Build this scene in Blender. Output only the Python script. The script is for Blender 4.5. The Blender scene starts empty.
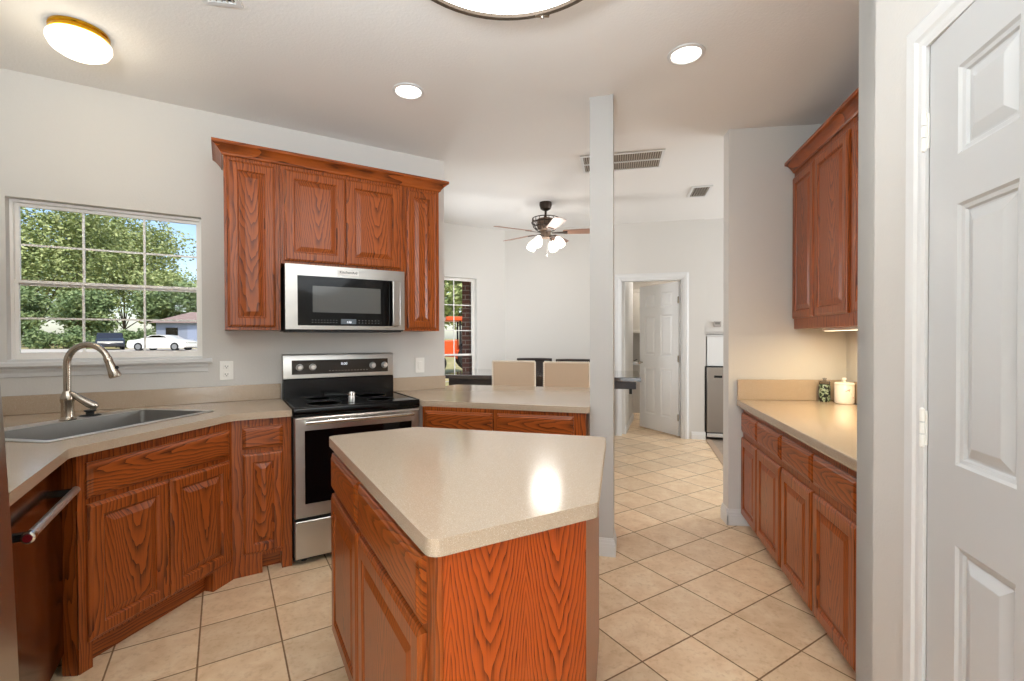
import bpy, bmesh, math, random
from math import sin, cos, radians, pi
from mathutils import Vector, Matrix
S = bpy.context.scene
COL = S.collection

# ------------------------------------------------------------------ camera, light, exposure
cam_d = bpy.data.cameras.new('camera')
cam = bpy.data.objects.new('camera', cam_d); COL.objects.link(cam)
CH = 1.343
_r = Vector((0.999995, -0.0000343, -0.0031247))
_d = Vector((-0.0031249, -0.010967, -0.999935))
_f = Vector((0.0, 0.99994, -0.010967))
cam.matrix_world = Matrix(((_r.x, -_d.x, -_f.x, 0), (_r.y, -_d.y, -_f.y, 0), (_r.z, -_d.z, -_f.z, CH), (0, 0, 0, 1)))
cam_d.sensor_width = 36.0
cam_d.lens = 466.95 / 1024 * 36
cam_d.shift_y = 3.25 / 1024
cam_d.clip_start = 0.02
cam_d.clip_end = 400
S.camera = cam

S.view_settings.view_transform = 'Standard'
S.view_settings.look = 'None'
S.view_settings.gamma = 1.0
S.view_settings.exposure = 0.18
S.view_settings.use_curve_mapping = False
try:
    S.cycles.use_denoising = True
    S.cycles.max_bounces = 10
    S.cycles.diffuse_bounces = 5
    S.cycles.transparent_max_bounces = 12
    S.cycles.sample_clamp_indirect = 6.0
    S.cycles.caustics_reflective = False
    S.cycles.caustics_refractive = False
except Exception:
    pass

W = bpy.data.worlds.new('sky_world'); S.world = W; W.use_nodes = True
nt = W.node_tree
bg = nt.nodes['Background']
sky = nt.nodes.new('ShaderNodeTexSky')
sky.sky_type = 'NISHITA'; sky.sun_disc = False
sky.sun_elevation = radians(50); sky.sun_rotation = radians(160)
sky.air_density = 1.0; sky.dust_density = 1.2; sky.ozone_density = 1.5
nt.links.new(sky.outputs[0], bg.inputs['Color'])
bg.inputs['Strength'].default_value = 0.20

def light(name, kind, loc, energy, color=(1, 1, 1), **kw):
    d = bpy.data.lights.new(name, kind); d.energy = energy; d.color = color
    aim = kw.pop('aim', None)
    for k, v in kw.items(): setattr(d, k, v)
    o = bpy.data.objects.new(name, d); COL.objects.link(o); o.location = loc
    if aim is not None:
        o.rotation_euler = (Vector(aim) - Vector(loc)).to_track_quat('-Z', 'Y').to_euler()
    return o

light('sun', 'SUN', (3, -10, 20), 3.6, (1.0, 0.95, 0.86), angle=radians(1.0), aim=(3 - 9, -10 + 11, 20 - 17))
# added broad fill from behind the camera, at the unseen living room opening
light('fill_behind', 'AREA', (-0.3, -3.9, 1.20), 120, (0.82, 0.92, 1.0), shape='RECTANGLE', size=5.0, size_y=2.2, aim=(-1.2, 3, 2.2))
# added upward fill lights behind the camera, bounced off the ceiling
light('bounce_fill_far', 'AREA', (1.6, -1.8, 1.7), 290, (0.80, 0.91, 1.0), shape='DISK', size=.8, aim=(1.5, -1.6, 5))
light('bounce_fill_near', 'AREA', (-.75, -.25, 1.75), 75, (0.80, 0.91, 1.0), shape='DISK', size=.8, aim=(-1.0, .5, 5))
# daylight coming in at the dining room windows; added fill from the side room
light('daylight_dining', 'AREA', (-1.12, 5.2, 1.45), 50, (.90, .95, 1.0), shape='RECTANGLE', size=1.4, size_y=1.8, aim=(1.5, 5.0, 1.2))
light('side_room_fill', 'AREA', (5.6, 4.6, 1.6), 150, (.88, .94, 1.0), shape='RECTANGLE', size=2.2, size_y=2.0, aim=(2.0, 4.9, 1.2))

# ------------------------------------------------------------------ helpers
def prop(o, label=None, cat=None, group=None, kind=None):
    if label: o['label'] = label
    if cat: o['category'] = cat
    if group: o['group'] = group
    if kind: o['kind'] = kind
    return o

def thing(name, label, cat, loc=(0, 0, 0), rz=0.0, group=None, kind=None):
    o = bpy.data.objects.new(name, None); COL.objects.link(o)
    o.empty_display_size = 0.1
    o.location = loc; o.rotation_euler = (0, 0, radians(rz))
    return prop(o, label, cat, group, kind)

class MB:
    def __init__(s): s.bm = bmesh.new()
    def vf(s, verts, faces, M=None):
        vs = [s.bm.verts.new((M @ Vector(v)) if M else v) for v in verts]
        for f in faces:
            try: s.bm.faces.new([vs[i] for i in f])
            except ValueError: pass
        return s
    def box(s, x0, x1, y0, y1, z0, z1, M=None):
        v = [(x0, y0, z0), (x1, y0, z0), (x1, y1, z0), (x0, y1, z0), (x0, y0, z1), (x1, y0, z1), (x1, y1, z1), (x0, y1, z1)]
        return s.vf(v, [(0, 3, 2, 1), (4, 5, 6, 7), (0, 1, 5, 4), (1, 2, 6, 5), (2, 3, 7, 6), (3, 0, 4, 7)], M)
    def prism(s, pts, z0, z1, M=None):
        n = len(pts)
        a = sum(pts[i][0] * pts[(i + 1) % n][1] - pts[(i + 1) % n][0] * pts[i][1] for i in range(n))
        if a < 0: pts = pts[::-1]
        v = [(p[0], p[1], z0) for p in pts] + [(p[0], p[1], z1) for p in pts]
        f = [tuple(range(n - 1, -1, -1)), tuple(range(n, 2 * n))] + [(i, (i + 1) % n, n + (i + 1) % n, n + i) for i in range(n)]
        return s.vf(v, f, M)
    def profile_x(s, prof, x0, x1, M=None):
        """extrude a (y,z) profile along x"""
        n = len(prof)
        v = [(x0, p[0], p[1]) for p in prof] + [(x1, p[0], p[1]) for p in prof]
        f = [tuple(range(n)), tuple(range(2 * n - 1, n - 1, -1))] + [(i, n + i, n + (i + 1) % n, (i + 1) % n) for i in range(n)]
        return s.vf(v, f, M)
    def rings(s, w, h, loops, M=None, fill=True):
        """nested rectangles in the xz plane centred at 0: loops of (inset, y)"""
        v = []; f = []
        for ins, y in loops:
            a, b = w / 2 - ins, h / 2 - ins
            v += [(-a, y, -b), (a, y, -b), (a, y, b), (-a, y, b)]
        for k in range(len(loops) - 1):
            for i in range(4):
                j = (i + 1) % 4
                f.append((k * 4 + i, k * 4 + j, k * 4 + 4 + j, k * 4 + 4 + i))
        if fill:
            k = (len(loops) - 1) * 4
            f.append((k, k + 1, k + 2, k + 3))
        return s.vf(v, f, M)
    def lathe(s, prof, n=24, M=None, sx=1.0, sy=1.0):
        v = []; f = []
        for r, z in prof:
            for i in range(n):
                a = 2 * pi * i / n
                v.append((r * cos(a) * sx, r * sin(a) * sy, z))
        for k in range(len(prof) - 1):
            for i in range(n):
                j = (i + 1) % n
                f.append((k * n + i, k * n + j, k * n + n + j, k * n + n + i))
        if prof[0][0] > 1e-5: f.append(tuple(range(n - 1, -1, -1)))
        if prof[-1][0] > 1e-5: f.append(tuple((len(prof) - 1) * n + i for i in range(n)))
        return s.vf(v, f, M)
    def tube(s, path, r, n=12, M=None, caps=True):
        P = [Vector(p) for p in path]; m = len(P)
        rr = r if isinstance(r, (list, tuple)) else [r] * m
        v = []; f = []
        t0 = (P[1] - P[0]).normalized()
        up = Vector((0, 0, 1)) if abs(t0.z) < 0.9 else Vector((1, 0, 0))
        nrm = t0.cross(up).normalized()
        for k in range(m):
            t = (P[min(k + 1, m - 1)] - P[max(k - 1, 0)]).normalized()
            nrm = (nrm - t * nrm.dot(t)).normalized()
            b = t.cross(nrm)
            for i in range(n):
                a = 2 * pi * i / n
                v.append(tuple(P[k] + (nrm * cos(a) + b * sin(a)) * rr[k]))
        for k in range(m - 1):
            for i in range(n):
                j = (i + 1) % n
                f.append((k * n + i, k * n + j, k * n + n + j, k * n + n + i))
        if caps:
            f.append(tuple(range(n - 1, -1, -1))); f.append(tuple((m - 1) * n + i for i in range(n)))
        return s.vf(v, f, M)
    def ball(s, c, r, M=None, seg=16, ring=10, sz=1.0):
        prof = [(r * sin(pi * k / ring), -r * sz * cos(pi * k / ring)) for k in range(ring + 1)]
        prof[0] = (0.0001, prof[0][1]); prof[-1] = (0.0001, prof[-1][1])
        T = Matrix.Translation(c)
        return s.lathe(prof, seg, (M @ T) if M else T)
    def slab(s, outer, holes, z0, z1):
        """polygon with holes, extruded"""
        def area(p): return sum(p[i][0] * p[(i + 1) % len(p)][1] - p[(i + 1) % len(p)][0] * p[i][1] for i in range(len(p)))
        loops = [outer if area(outer) > 0 else outer[::-1]] + [(h[::-1] if area(h) > 0 else h) for h in holes]
        for z, flip in ((z1, False), (z0, True)):
            edges = []
            for L in loops:
                vs = [s.bm.verts.new((p[0], p[1], z)) for p in L]
                edges += [s.bm.edges.new((vs[i], vs[(i + 1) % len(vs)])) for i in range(len(vs))]
            res = bmesh.ops.triangle_fill(s.bm, edges=edges, use_beauty=True, use_dissolve=False, normal=(0, 0, -1 if flip else 1))
        for L in loops:
            n = len(L)
            v = [(p[0], p[1], z0) for p in L] + [(p[0], p[1], z1) for p in L]
            s.vf(v, [(i, (i + 1) % n, n + (i + 1) % n, n + i) for i in range(n)])
        bmesh.ops.remove_doubles(s.bm, verts=s.bm.verts, dist=1e-5)
        return s
    def build(s, name, m, parent=None, loc=(0, 0, 0), rot=None, bevel=0, seg=2, smooth=False, angle=35):
        bm = s.bm
        if bevel or True:
            bmesh.ops.remove_doubles(bm, verts=bm.verts, dist=1e-6)
        bmesh.ops.recalc_face_normals(bm, faces=bm.faces)
        me = bpy.data.meshes.new(name); bm.to_mesh(me); bm.free()
        me.materials.append(m)
        o = bpy.data.objects.new(name, me); COL.objects.link(o)
        o.location = loc
        if rot is not None: o.rotation_euler = rot
        if parent: o.parent = parent
        if bevel:
            b = o.modifiers.new('bevel', 'BEVEL'); b.width = bevel; b.segments = seg; b.limit_method = 'ANGLE'; b.angle_limit = radians(angle)
            b.harden_normals = False
        if smooth or bevel:
            for p in me.polygons: p.use_smooth = True
            try: me.set_sharp_from_angle(angle=radians(angle if not bevel else 50))
            except Exception: pass
        return o

def recentre(o):
    """move a mesh's origin to the middle of its box (the mesh stays where it is)"""
    me = o.data
    xs = [v.co.copy() for v in me.vertices]
    lo = Vector((min(v.x for v in xs), min(v.y for v in xs), min(v.z for v in xs)))
    hi = Vector((max(v.x for v in xs), max(v.y for v in xs), max(v.z for v in xs)))
    c = (lo + hi) / 2
    me.transform(Matrix.Translation(-c))
    o.location = Vector(o.location) + (o.rotation_euler.to_matrix() @ c)
    return o

def copy_tree(o, parent=None):
    c = o.copy(); COL.objects.link(c)
    if parent is not None: c.parent = parent
    for ch in [x for x in bpy.data.objects if x.parent == o]:
        copy_tree(ch, c)
    return c

def dv(deg): return Vector((sin(radians(deg)), cos(radians(deg))))
def rpoly(pts, r, n=5):
    """round the corners of a polygon; r a number or one per corner"""
    out = []
    m = len(pts)
    for i in range(m):
        p = Vector(pts[i]); a = Vector(pts[i - 1]); b = Vector(pts[(i + 1) % m])
        rr = r[i] if isinstance(r, (list, tuple)) else r
        if rr <= 0: out.append(tuple(p)); continue
        u = (a - p).normalized(); w = (b - p).normalized()
        half = math.acos(max(-1, min(1, u.dot(w)))) / 2
        d = min(rr / math.tan(half), (a - p).length * .45, (b - p).length * .45)
        q0 = p + u * d; q1 = p + w * d
        for k in range(n + 1):
            t = k / n
            out.append(tuple(q0 * (1 - t) ** 2 + p * 2 * t * (1 - t) + q1 * t * t))
    return out

# ------------------------------------------------------------------ materials
def srgb(r, g, b):
    def c(v):
        v /= 255.0
        return v / 12.92 if v <= 0.04045 else ((v + 0.055) / 1.055) ** 2.4
    return (c(r), c(g), c(b), 1.0)

class NT:
    def __init__(s, name):
        s.m = bpy.data.materials.new(name); s.m.use_nodes = True
        s.t = s.m.node_tree; s.n = s.t.nodes; s.b = s.n['Principled BSDF']
    def node(s, typ, **kw):
        n = s.n.new(typ)
        for k, v in kw.items(): setattr(n, k, v)
        return n
    def put(s, sock, val):
        if isinstance(val, bpy.types.NodeSocket): s.t.links.new(val, sock)
        else: sock.default_value = val
    def math(s, op, a, b=None, c=None, clamp=False):
        n = s.node('ShaderNodeMath', operation=op); n.use_clamp = clamp
        s.put(n.inputs[0], a)
        if b is not None: s.put(n.inputs[1], b)
        if c is not None: s.put(n.inputs[2], c)
        return n.outputs[0]
    def comb(s, x, y, z):
        n = s.node('ShaderNodeCombineXYZ')
        for i, v in enumerate((x, y, z)): s.put(n.inputs[i], v)
        return n.outputs[0]
    def coord(s, which='Object'):
        return s.node('ShaderNodeTexCoord').outputs[which]
    def sep(s, v):
        n = s.node('ShaderNodeSeparateXYZ'); s.put(n.inputs[0], v); return n.outputs
    def noise(s, vec, scale=5, detail=3, rough=.5, dist=0.0):
        n = s.node('ShaderNodeTexNoise'); s.put(n.inputs['Vector'], vec)
        n.inputs['Scale'].default_value = scale; n.inputs['Detail'].default_value = detail
        n.inputs['Roughness'].default_value = rough; n.inputs['Distortion'].default_value = dist
        return n.outputs['Fac']
    def ramp(s, fac, stops, interp='LINEAR'):
        n = s.node('ShaderNodeValToRGB'); n.color_ramp.interpolation = interp
        e = n.color_ramp.elements
        while len(e) < len(stops): e.new(0.5)
        for el, (p, c) in zip(e, stops):
            el.position = p; el.color = c if len(c) == 4 else (*c, 1)
        s.put(n.inputs['Fac'], fac)
        return n.outputs['Color']
    def mix(s, fac, a, b, blend='MIX'):
        n = s.node('ShaderNodeMix', data_type='RGBA', blend_type=blend)
        s.put(n.inputs['Factor'], fac); s.put(n.inputs['A'], a) if False else None
        s.put(n.inputs[0], fac); s.put(n.inputs[6], a); s.put(n.inputs[7], b)
        return n.outputs[2]
    def bump(s, h, strength=.2, dist=.002):
        n = s.node('ShaderNodeBump'); n.inputs['Strength'].default_value = strength; n.inputs['Distance'].default_value = dist
        s.put(n.inputs['Height'], h); s.t.links.new(n.outputs[0], s.b.inputs['Normal'])
    def set(s, **kw):
        names = dict(color='Base Color', rough='Roughness', metal='Metallic', spec='Specular IOR Level', trans='Transmission Weight', coat='Coat Weight', coatr='Coat Roughness', emit='Emission Color', estr='Emission Strength', ior='IOR', alpha='Alpha', sheen='Sheen Weight', aniso='Anisotropic')
        for k, v in kw.items(): s.put(s.b.inputs[names[k]], v)
        return s.m

def plain(name, col, rough=.5, metal=0.0, **kw):
    t = NT(name); return t.set(color=col, rough=rough, metal=metal, **kw)

def wall_mat(name, col, bumpy=.25, scale=90):
    t = NT(name); c = t.coord('Object')
    n = t.noise(c, scale, 3, .6)
    v = t.noise(c, 1.3, 2, .5)
    base = t.mix(t.math('MULTIPLY', v, .12), col, tuple(x * .93 for x in col[:3]) + (1,))
    t.bump(n, bumpy, .003)
    return t.set(color=base, rough=.75, spec=.25)

M_wall = wall_mat('wall_paint', srgb(208, 204, 198))
M_ceil = wall_mat('ceiling_texture_paint', srgb(228, 225, 221), .5, 70)
M_trim = plain('white_trim_paint', srgb(214, 213, 211), .35)
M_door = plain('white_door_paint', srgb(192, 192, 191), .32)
M_plastic = plain('white_plastic', srgb(238, 235, 228), .35)

def oak(name, horiz=False, cath=1.0, light=(196, 108, 52), dark=(118, 50, 20), freq=9.0, rough=.30, period=0.0):
    t = NT(name)
    co = t.sep(t.coord('Object'))
    rnd = t.node('ShaderNodeObjectInfo').outputs['Random']
    r10 = t.math('MULTIPLY', rnd, 37.0)
    along, across = (co[0], co[2]) if horiz else (co[2], co[0])
    acr = t.math('ADD', across, t.math('MULTIPLY', co[1], .9))
    if cath == 0:
        warp = t.noise(t.comb(t.math('ADD', t.math('MULTIPLY', acr, 7.0), r10), t.math('MULTIPLY', along, 1.1), r10), 1.0, 3, .55)
        u = t.math('ADD', t.math('MULTIPLY', acr, freq * 6.0), t.math('MULTIPLY', warp, 9.0))
    else:
        sh = t.math('ADD', acr, t.math('MULTIPLY', t.math('SUBTRACT', rnd, .5), .06))
        if period: sh = t.math('SUBTRACT', t.math('PINGPONG', t.math('ADD', sh, 10.07), period), period * .5)
        sq = t.math('MULTIPLY', t.math('MULTIPLY', sh, sh), 42.0 * cath)
        ab = t.math('MULTIPLY', t.math('ABSOLUTE', sh), 2.2 * cath)
        warp = t.noise(t.comb(t.math('ADD', t.math('MULTIPLY', acr, 9.0), r10), t.math('MULTIPLY', along, 2.6), r10), 1.0, 3, .55)
        u = t.math('ADD', t.math('MULTIPLY', t.math('SUBTRACT', t.math('SUBTRACT', along, sq), ab), freq), t.math('MULTIPLY', warp, 4.5))
    band = t.math('FRACT', u)
    band = t.math('POWER', band, 2.2)
    fine = t.noise(t.comb(t.math('MULTIPLY', acr, 260.0), t.math('MULTIPLY', along, 7.0), r10), 1.0, 2, .6)
    fine = t.math('MULTIPLY', t.math('SUBTRACT', fine, .50, clamp=True), 5.0, clamp=True)
    tone = t.noise(t.comb(t.math('MULTIPLY', acr, 5.0), t.math('MULTIPLY', along, .8), r10), 1.0, 2, .5)
    k = t.math('ADD', t.math('MULTIPLY', band, .80), t.math('MULTIPLY', t.math('MULTIPLY', fine, t.math('ADD', band, .25)), .55), clamp=True)
    L, D = srgb(*light), srgb(*dark)
    mid = tuple(L[i] * .72 + D[i] * .28 for i in range(3)) + (1,)
    a = t.mix(t.math('MULTIPLY', tone, .9, clamp=True), L, mid)
    c = t.mix(t.math('MULTIPLY', k, .95), a, D)
    t.bump(t.math('SUBTRACT', 1.0, k), .12, .0008)
    return t.set(color=c, rough=rough, spec=.35, coat=.10, coatr=.2)

LT, DK = (168, 85, 33), (62, 20, 5)
O_v = oak('oak_upright_grain', False, 0, LT, DK)
O_h = oak('oak_level_grain', True, 0, LT, DK)
O_p = oak('oak_flame_panel', False, 1.0, LT, DK)
O_d = oak('oak_flame_drawer', True, 1.0, LT, DK)
O_side = oak('oak_veneer_sheet', False, .9, (182, 80, 20), (84, 26, 3), freq=15.0, period=.19)

def quartz(name, col):
    t = NT(name); c = t.coord('Object')
    n1 = t.noise(c, 260, 2, .6); n2 = t.noise(c, 620, 1, .5); n3 = t.noise(c, 3.0, 2, .5)
    f = t.math('MULTIPLY', t.math('SUBTRACT', n1, .52, clamp=True), 3.0, clamp=True)
    g_ = t.math('MULTIPLY', t.math('SUBTRACT', n2, .56, clamp=True), 4.0, clamp=True)
    a = t.mix(f, col, tuple(x * .72 for x in col[:3]) + (1,))
    a = t.mix(t.math('MULTIPLY', g_, .6), a, srgb(246, 238, 224))
    a = t.mix(t.math('MULTIPLY', n3, .18), a, tuple(x * .9 for x in col[:3]) + (1,))
    return t.set(color=a, rough=.15, spec=.6)
M_quartz = quartz('speckled_beige_quartz', srgb(178, 158, 136))

def steel(name, col, rough=.28, horiz=True):
    t = NT(name); co = t.sep(t.coord('Object'))
    v = t.comb(t.math('MULTIPLY', co[0], 3.0 if horiz else 500.0), t.math('MULTIPLY', co[1], 3.0 if horiz else 500.0), t.math('MULTIPLY', co[2], 500.0 if horiz else 3.0))
    n = t.noise(v, 1.0, 2, .5)
    r = t.math('ADD', rough - .05, t.math('MULTIPLY', n, .1))
    return t.set(color=col, metal=1.0, rough=r)
M_steel = steel('brushed_stainless', srgb(196, 193, 188), .30)
M_steel_v = steel('brushed_stainless_upright', srgb(186, 183, 178), .30, False)
M_chrome = plain('polished_metal', srgb(205, 202, 196), .16, 1.0)
M_nickel = plain('brushed_nickel', srgb(190, 180, 166), .24, 1.0)
M_darksteel = plain('dark_reflective_steel', srgb(120, 104, 96), .16, 1.0)
M_blackglass = plain('black_glass', srgb(5, 5, 6), .06, 0.0, spec=.3)
M_black = plain('black_enamel', srgb(14, 14, 15), .25)
M_blackmatte = plain('matte_black', srgb(20, 19, 18), .6)
M_greywin = plain('grey_tinted_glass', srgb(82, 82, 80), .10, .0, spec=.6)
M_sink = plain('satin_sink_steel', srgb(150, 147, 142), .42, .7)
M_brass = plain('polished_brass', srgb(226, 168, 40), .22, 1.0)
M_bronze = plain('dark_bronze', srgb(58, 46, 38), .40, .7)
M_bronzerim = plain('brown_bronze_rim', srgb(96, 84, 72), .40, .6)
M_red = plain('dark_red_badge', srgb(120, 20, 30), .3)
M_silver = plain('bright_silver_knob', srgb(232, 230, 226), .22, .6)
M_label = plain('pale_badge_plate', srgb(226, 224, 220), .35)
M_ink = plain('black_print', srgb(25, 24, 24), .5)
M_tan = None

def emis(name, col, strength):
    t = NT(name); return t.set(color=(.9, .9, .9, 1), rough=.4, emit=col, estr=strength)
M_glow_big = emis('lit_white_diffuser', (1.0, .985, .96, 1), 3.0)
M_glow_can = emis('lit_recessed_lamp', (1.0, .95, .88, 1), 5.0)
M_glow_dome = emis('lit_dome_glass', (1.0, .90, .72, 1), 2.6)
M_glow_fan = emis('lit_fan_shade', (1.0, .92, .78, 1), 1.3)
M_lcd = emis('lit_display', (.75, .85, 1.0, 1), .6)

def fabric(name, col, scale=400):
    t = NT(name); c = t.coord('Object')
    n = t.noise(c, scale, 2, .6); w = t.noise(c, 60, 3, .6)
    a = t.mix(t.math('MULTIPLY', n, .5), col, tuple(x * .7 for x in col[:3]) + (1,))
    a = t.mix(t.math('MULTIPLY', w, .25), a, tuple(min(1, x * 1.15) for x in col[:3]) + (1,))
    t.bump(n, .3, .001)
    return t.set(color=a, rough=.9)
M_tan = fabric('tan_woven_upholstery', srgb(222, 200, 174))
M_espresso = plain('espresso_wood', srgb(44, 34, 30), .35)
M_tabletop = plain('espresso_table_lacquer', srgb(60, 50, 45), .14, coat=1.0, coatr=.05)

def glass(name, tint=(1, 1, 1, 1), refl=.06, rough=0.02):
    t = NT(name); n = t.n; l = t.t.links
    n.remove(t.b)
    tr = n.new('ShaderNodeBsdfTransparent'); tr.inputs[0].default_value = tint
    gl = n.new('ShaderNodeBsdfGlossy'); gl.inputs['Roughness'].default_value = rough
    mx = n.new('ShaderNodeMixShader'); fr = n.new('ShaderNodeLayerWeight'); fr.inputs[0].default_value = .12
    mu = n.new('ShaderNodeMath'); mu.operation = 'MULTIPLY'; mu.inputs[1].default_value = refl / .12
    l.new(fr.outputs['Fresnel'], mu.inputs[0]); l.new(mu.outputs[0], mx.inputs[0])
    l.new(tr.outputs[0], mx.inputs[1]); l.new(gl.outputs[0], mx.inputs[2])
    l.new(mx.outputs[0], n['Material Output'].inputs['Surface'])
    return t.m
M_glass = glass('window_glass')
M_clear = plain('frosted_plastic', srgb(222, 222, 220), .2)

def tile_mat():
    t = NT('beige_diagonal_tile'); P = t.sep(t.coord('Object'))
    th = radians(58.2166); s = .314; ox, oy = .4731, 2.6236
    dx = t.math('SUBTRACT', P[0], ox); dy = t.math('SUBTRACT', P[1], oy)
    i = t.math('DIVIDE', t.math('ADD', t.math('MULTIPLY', dx, sin(th)), t.math('MULTIPLY', dy, cos(th))), s)
    j = t.math('DIVIDE', t.math('SUBTRACT', t.math('MULTIPLY', dx, cos(th)), t.math('MULTIPLY', dy, sin(th))), s)
    def edge(u): return t.math('SUBTRACT', .5, t.math('ABSOLUTE', t.math('SUBTRACT', t.math('FRACT', u), .5)))
    e = t.math('MINIMUM', edge(i), edge(j))
    n0 = t.noise(t.coord('Object'), 60, 2, .5)
    e2 = t.math('ADD', e, t.math('MULTIPLY', t.math('SUBTRACT', n0, .5), .006))
    g_ = t.math('SUBTRACT', 1.0, t.math('MULTIPLY', t.math('SUBTRACT', e2, .0075), 160.0, clamp=True), clamp=True)
    cell = t.comb(t.math('FLOOR', i), t.math('FLOOR', j), 0.0)
    wn = t.node('ShaderNodeTexWhiteNoise'); t.put(wn.inputs['Vector'], cell)
    ad = t.node('ShaderNodeVectorMath', operation='MULTIPLY_ADD')
    t.put(ad.inputs[0], wn.outputs['Color']); ad.inputs[1].default_value = (20, 20, 20); t.put(ad.inputs[2], t.coord('Object'))
    a1 = t.noise(ad.outputs[0], 9, 5, .62, .4)
    a2 = t.noise(ad.outputs[0], 45, 3, .6)
    base = t.ramp(a1, [(.25, srgb(216, 182, 142)), (.5, srgb(230, 200, 163)), (.75, srgb(240, 217, 184))])
    base = t.mix(t.math('MULTIPLY', t.math('SUBTRACT', a2, .52, clamp=True), 2.2, clamp=True), base, srgb(194, 156, 114))
    vv = t.math('MULTIPLY_ADD', wn.outputs['Value'], .16, .90)
    base = t.mix(1.0, base, t.comb(vv, vv, vv), 'MULTIPLY')
    c = t.mix(g_, base, srgb(132, 100, 68))
    t.bump(t.math('SUBTRACT', 1.0, g_), .35, .003)
    return t.set(color=c, rough=t.math('MULTIPLY_ADD', g_, .4, .30), spec=.4)
M_tile = tile_mat()

def grey_tile():
    t = NT('grey_side_room_tile'); c = t.coord('Object')
    mp = t.node('ShaderNodeMapping'); mp.inputs['Rotation'].default_value = (0, 0, radians(-14)); t.put(mp.inputs[0], c)
    b = t.node('ShaderNodeTexBrick'); t.put(b.inputs['Vector'], mp.outputs[0]); b.offset = .5
    b.inputs['Color1'].default_value = srgb(150, 134, 118); b.inputs['Color2'].default_value = srgb(168, 150, 132); b.inputs['Mortar'].default_value = srgb(128, 112, 98)
    b.inputs['Scale'].default_value = 1.0; b.inputs['Mortar Size'].default_value = .004; b.inputs['Brick Width'].default_value = .9; b.inputs['Row Height'].default_value = .15
    n = t.noise(c, 12, 4, .6)
    return t.set(color=t.mix(t.math('MULTIPLY', n, .4), b.outputs['Color'], srgb(120, 104, 92)), rough=.45)

# ------------------------------------------------------------------ house planes (metres; the camera stands at 0,0)
W0 = Vector((-2.80, 2.56)); aA = dv(58.4); nA = Vector((aA.y, -aA.x))          # range / window wall, t along it, d into the room
aD = dv(-31.6); nD = Vector((.8517, .5240))                                    # dishwasher wall, s from the corner
R0 = Vector((1.632, 3.343)); aR = dv(12.5); nR = Vector((-.9763, .2164))       # right hand base cabinet fronts, t runs away from us
B0 = Vector((2.325, 6.219)); aB = dv(103.7); nB = Vector((aB.y, -aB.x))        # doorway wall
Q0 = Vector((1.10, 1.487)); aQ = dv(13.0); nQ = Vector((-.9744, .2250))        # pantry wall
def A(t, d): return W0 + aA * t + nA * d
def Dw(s, d): return W0 - aD * s + nD * d
def R(t, d): return R0 + aR * t + nR * d
def B(t, d): return B0 + aB * t + nB * d
def Q(t, d): return Q0 + aQ * t + nQ * d
RZ_A, RZ_D, RZ_R, RZ_B, RZ_Q = 31.6, 121.6, -102.5, -13.7, -103.0
ZC, ZD = 2.83, 2.91           # kitchen and dining ceilings
HC = .93                      # counter height
CT = .038

def struct(name, mb, m, label, cat, **kw):
    o = mb.build(name, m, **kw); return prop(o, label, cat, kind='structure')
def quad_wall(name, p, q, thick, z0, z1, m, label, side=1, openings=()):
    """a wall from p to q (its visible face), thickness to the left of p->q for side 1; openings (u0,u1,z0,z1) cut as boxes left out"""
    p = Vector(p); q = Vector(q); L = (q - p).length; u = (q - p) / L
    rz = math.atan2(u.y, u.x)
    mb = MB()
    us = sorted({0.0, L, *[o[0] for o in openings], *[o[1] for o in openings]})
    zs = sorted({z0, z1, *[o[2] for o in openings], *[o[3] for o in openings]})
    y0, y1 = (0, thick) if side > 0 else (-thick, 0)
    inside = lambda a, b: any(o[0] - 1e-6 <= a <= o[1] + 1e-6 and o[2] - 1e-6 <= b <= o[3] + 1e-6 for o in openings)
    # grid with the openings left out, only outer faces kept
    nx, nz = len(us) - 1, len(zs) - 1
    solid = [[not inside((us[i] + us[i + 1]) / 2, (zs[j] + zs[j + 1]) / 2) for j in range(nz)] for i in range(nx)]
    def s_(i, j): return 0 <= i < nx and 0 <= j < nz and solid[i][j]
    for i in range(nx):
        for j in range(nz):
            if not solid[i][j]: continue
            a, b, c, d = us[i], us[i + 1], zs[j], zs[j + 1]
            mb.vf([(a, y0, c), (b, y0, c), (b, y0, d), (a, y0, d)], [(0, 1, 2, 3)])
            mb.vf([(a, y1, c), (b, y1, c), (b, y1, d), (a, y1, d)], [(3, 2, 1, 0)])
            if not s_(i - 1, j): mb.vf([(a, y0, c), (a, y1, c), (a, y1, d), (a, y0, d)], [(3, 2, 1, 0)])
            if not s_(i + 1, j): mb.vf([(b, y0, c), (b, y1, c), (b, y1, d), (b, y0, d)], [(0, 1, 2, 3)])
            if not s_(i, j - 1): mb.vf([(a, y0, c), (b, y0, c), (b, y1, c), (a, y1, c)], [(3, 2, 1, 0)])
            if not s_(i, j + 1): mb.vf([(a, y0, d), (b, y0, d), (b, y1, d), (a, y1, d)], [(0, 1, 2, 3)])
    o = mb.build(name, m, loc=(p.x, p.y, 0), rot=(0, 0, rz))
    return prop(o, label, 'wall', kind='structure')

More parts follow.
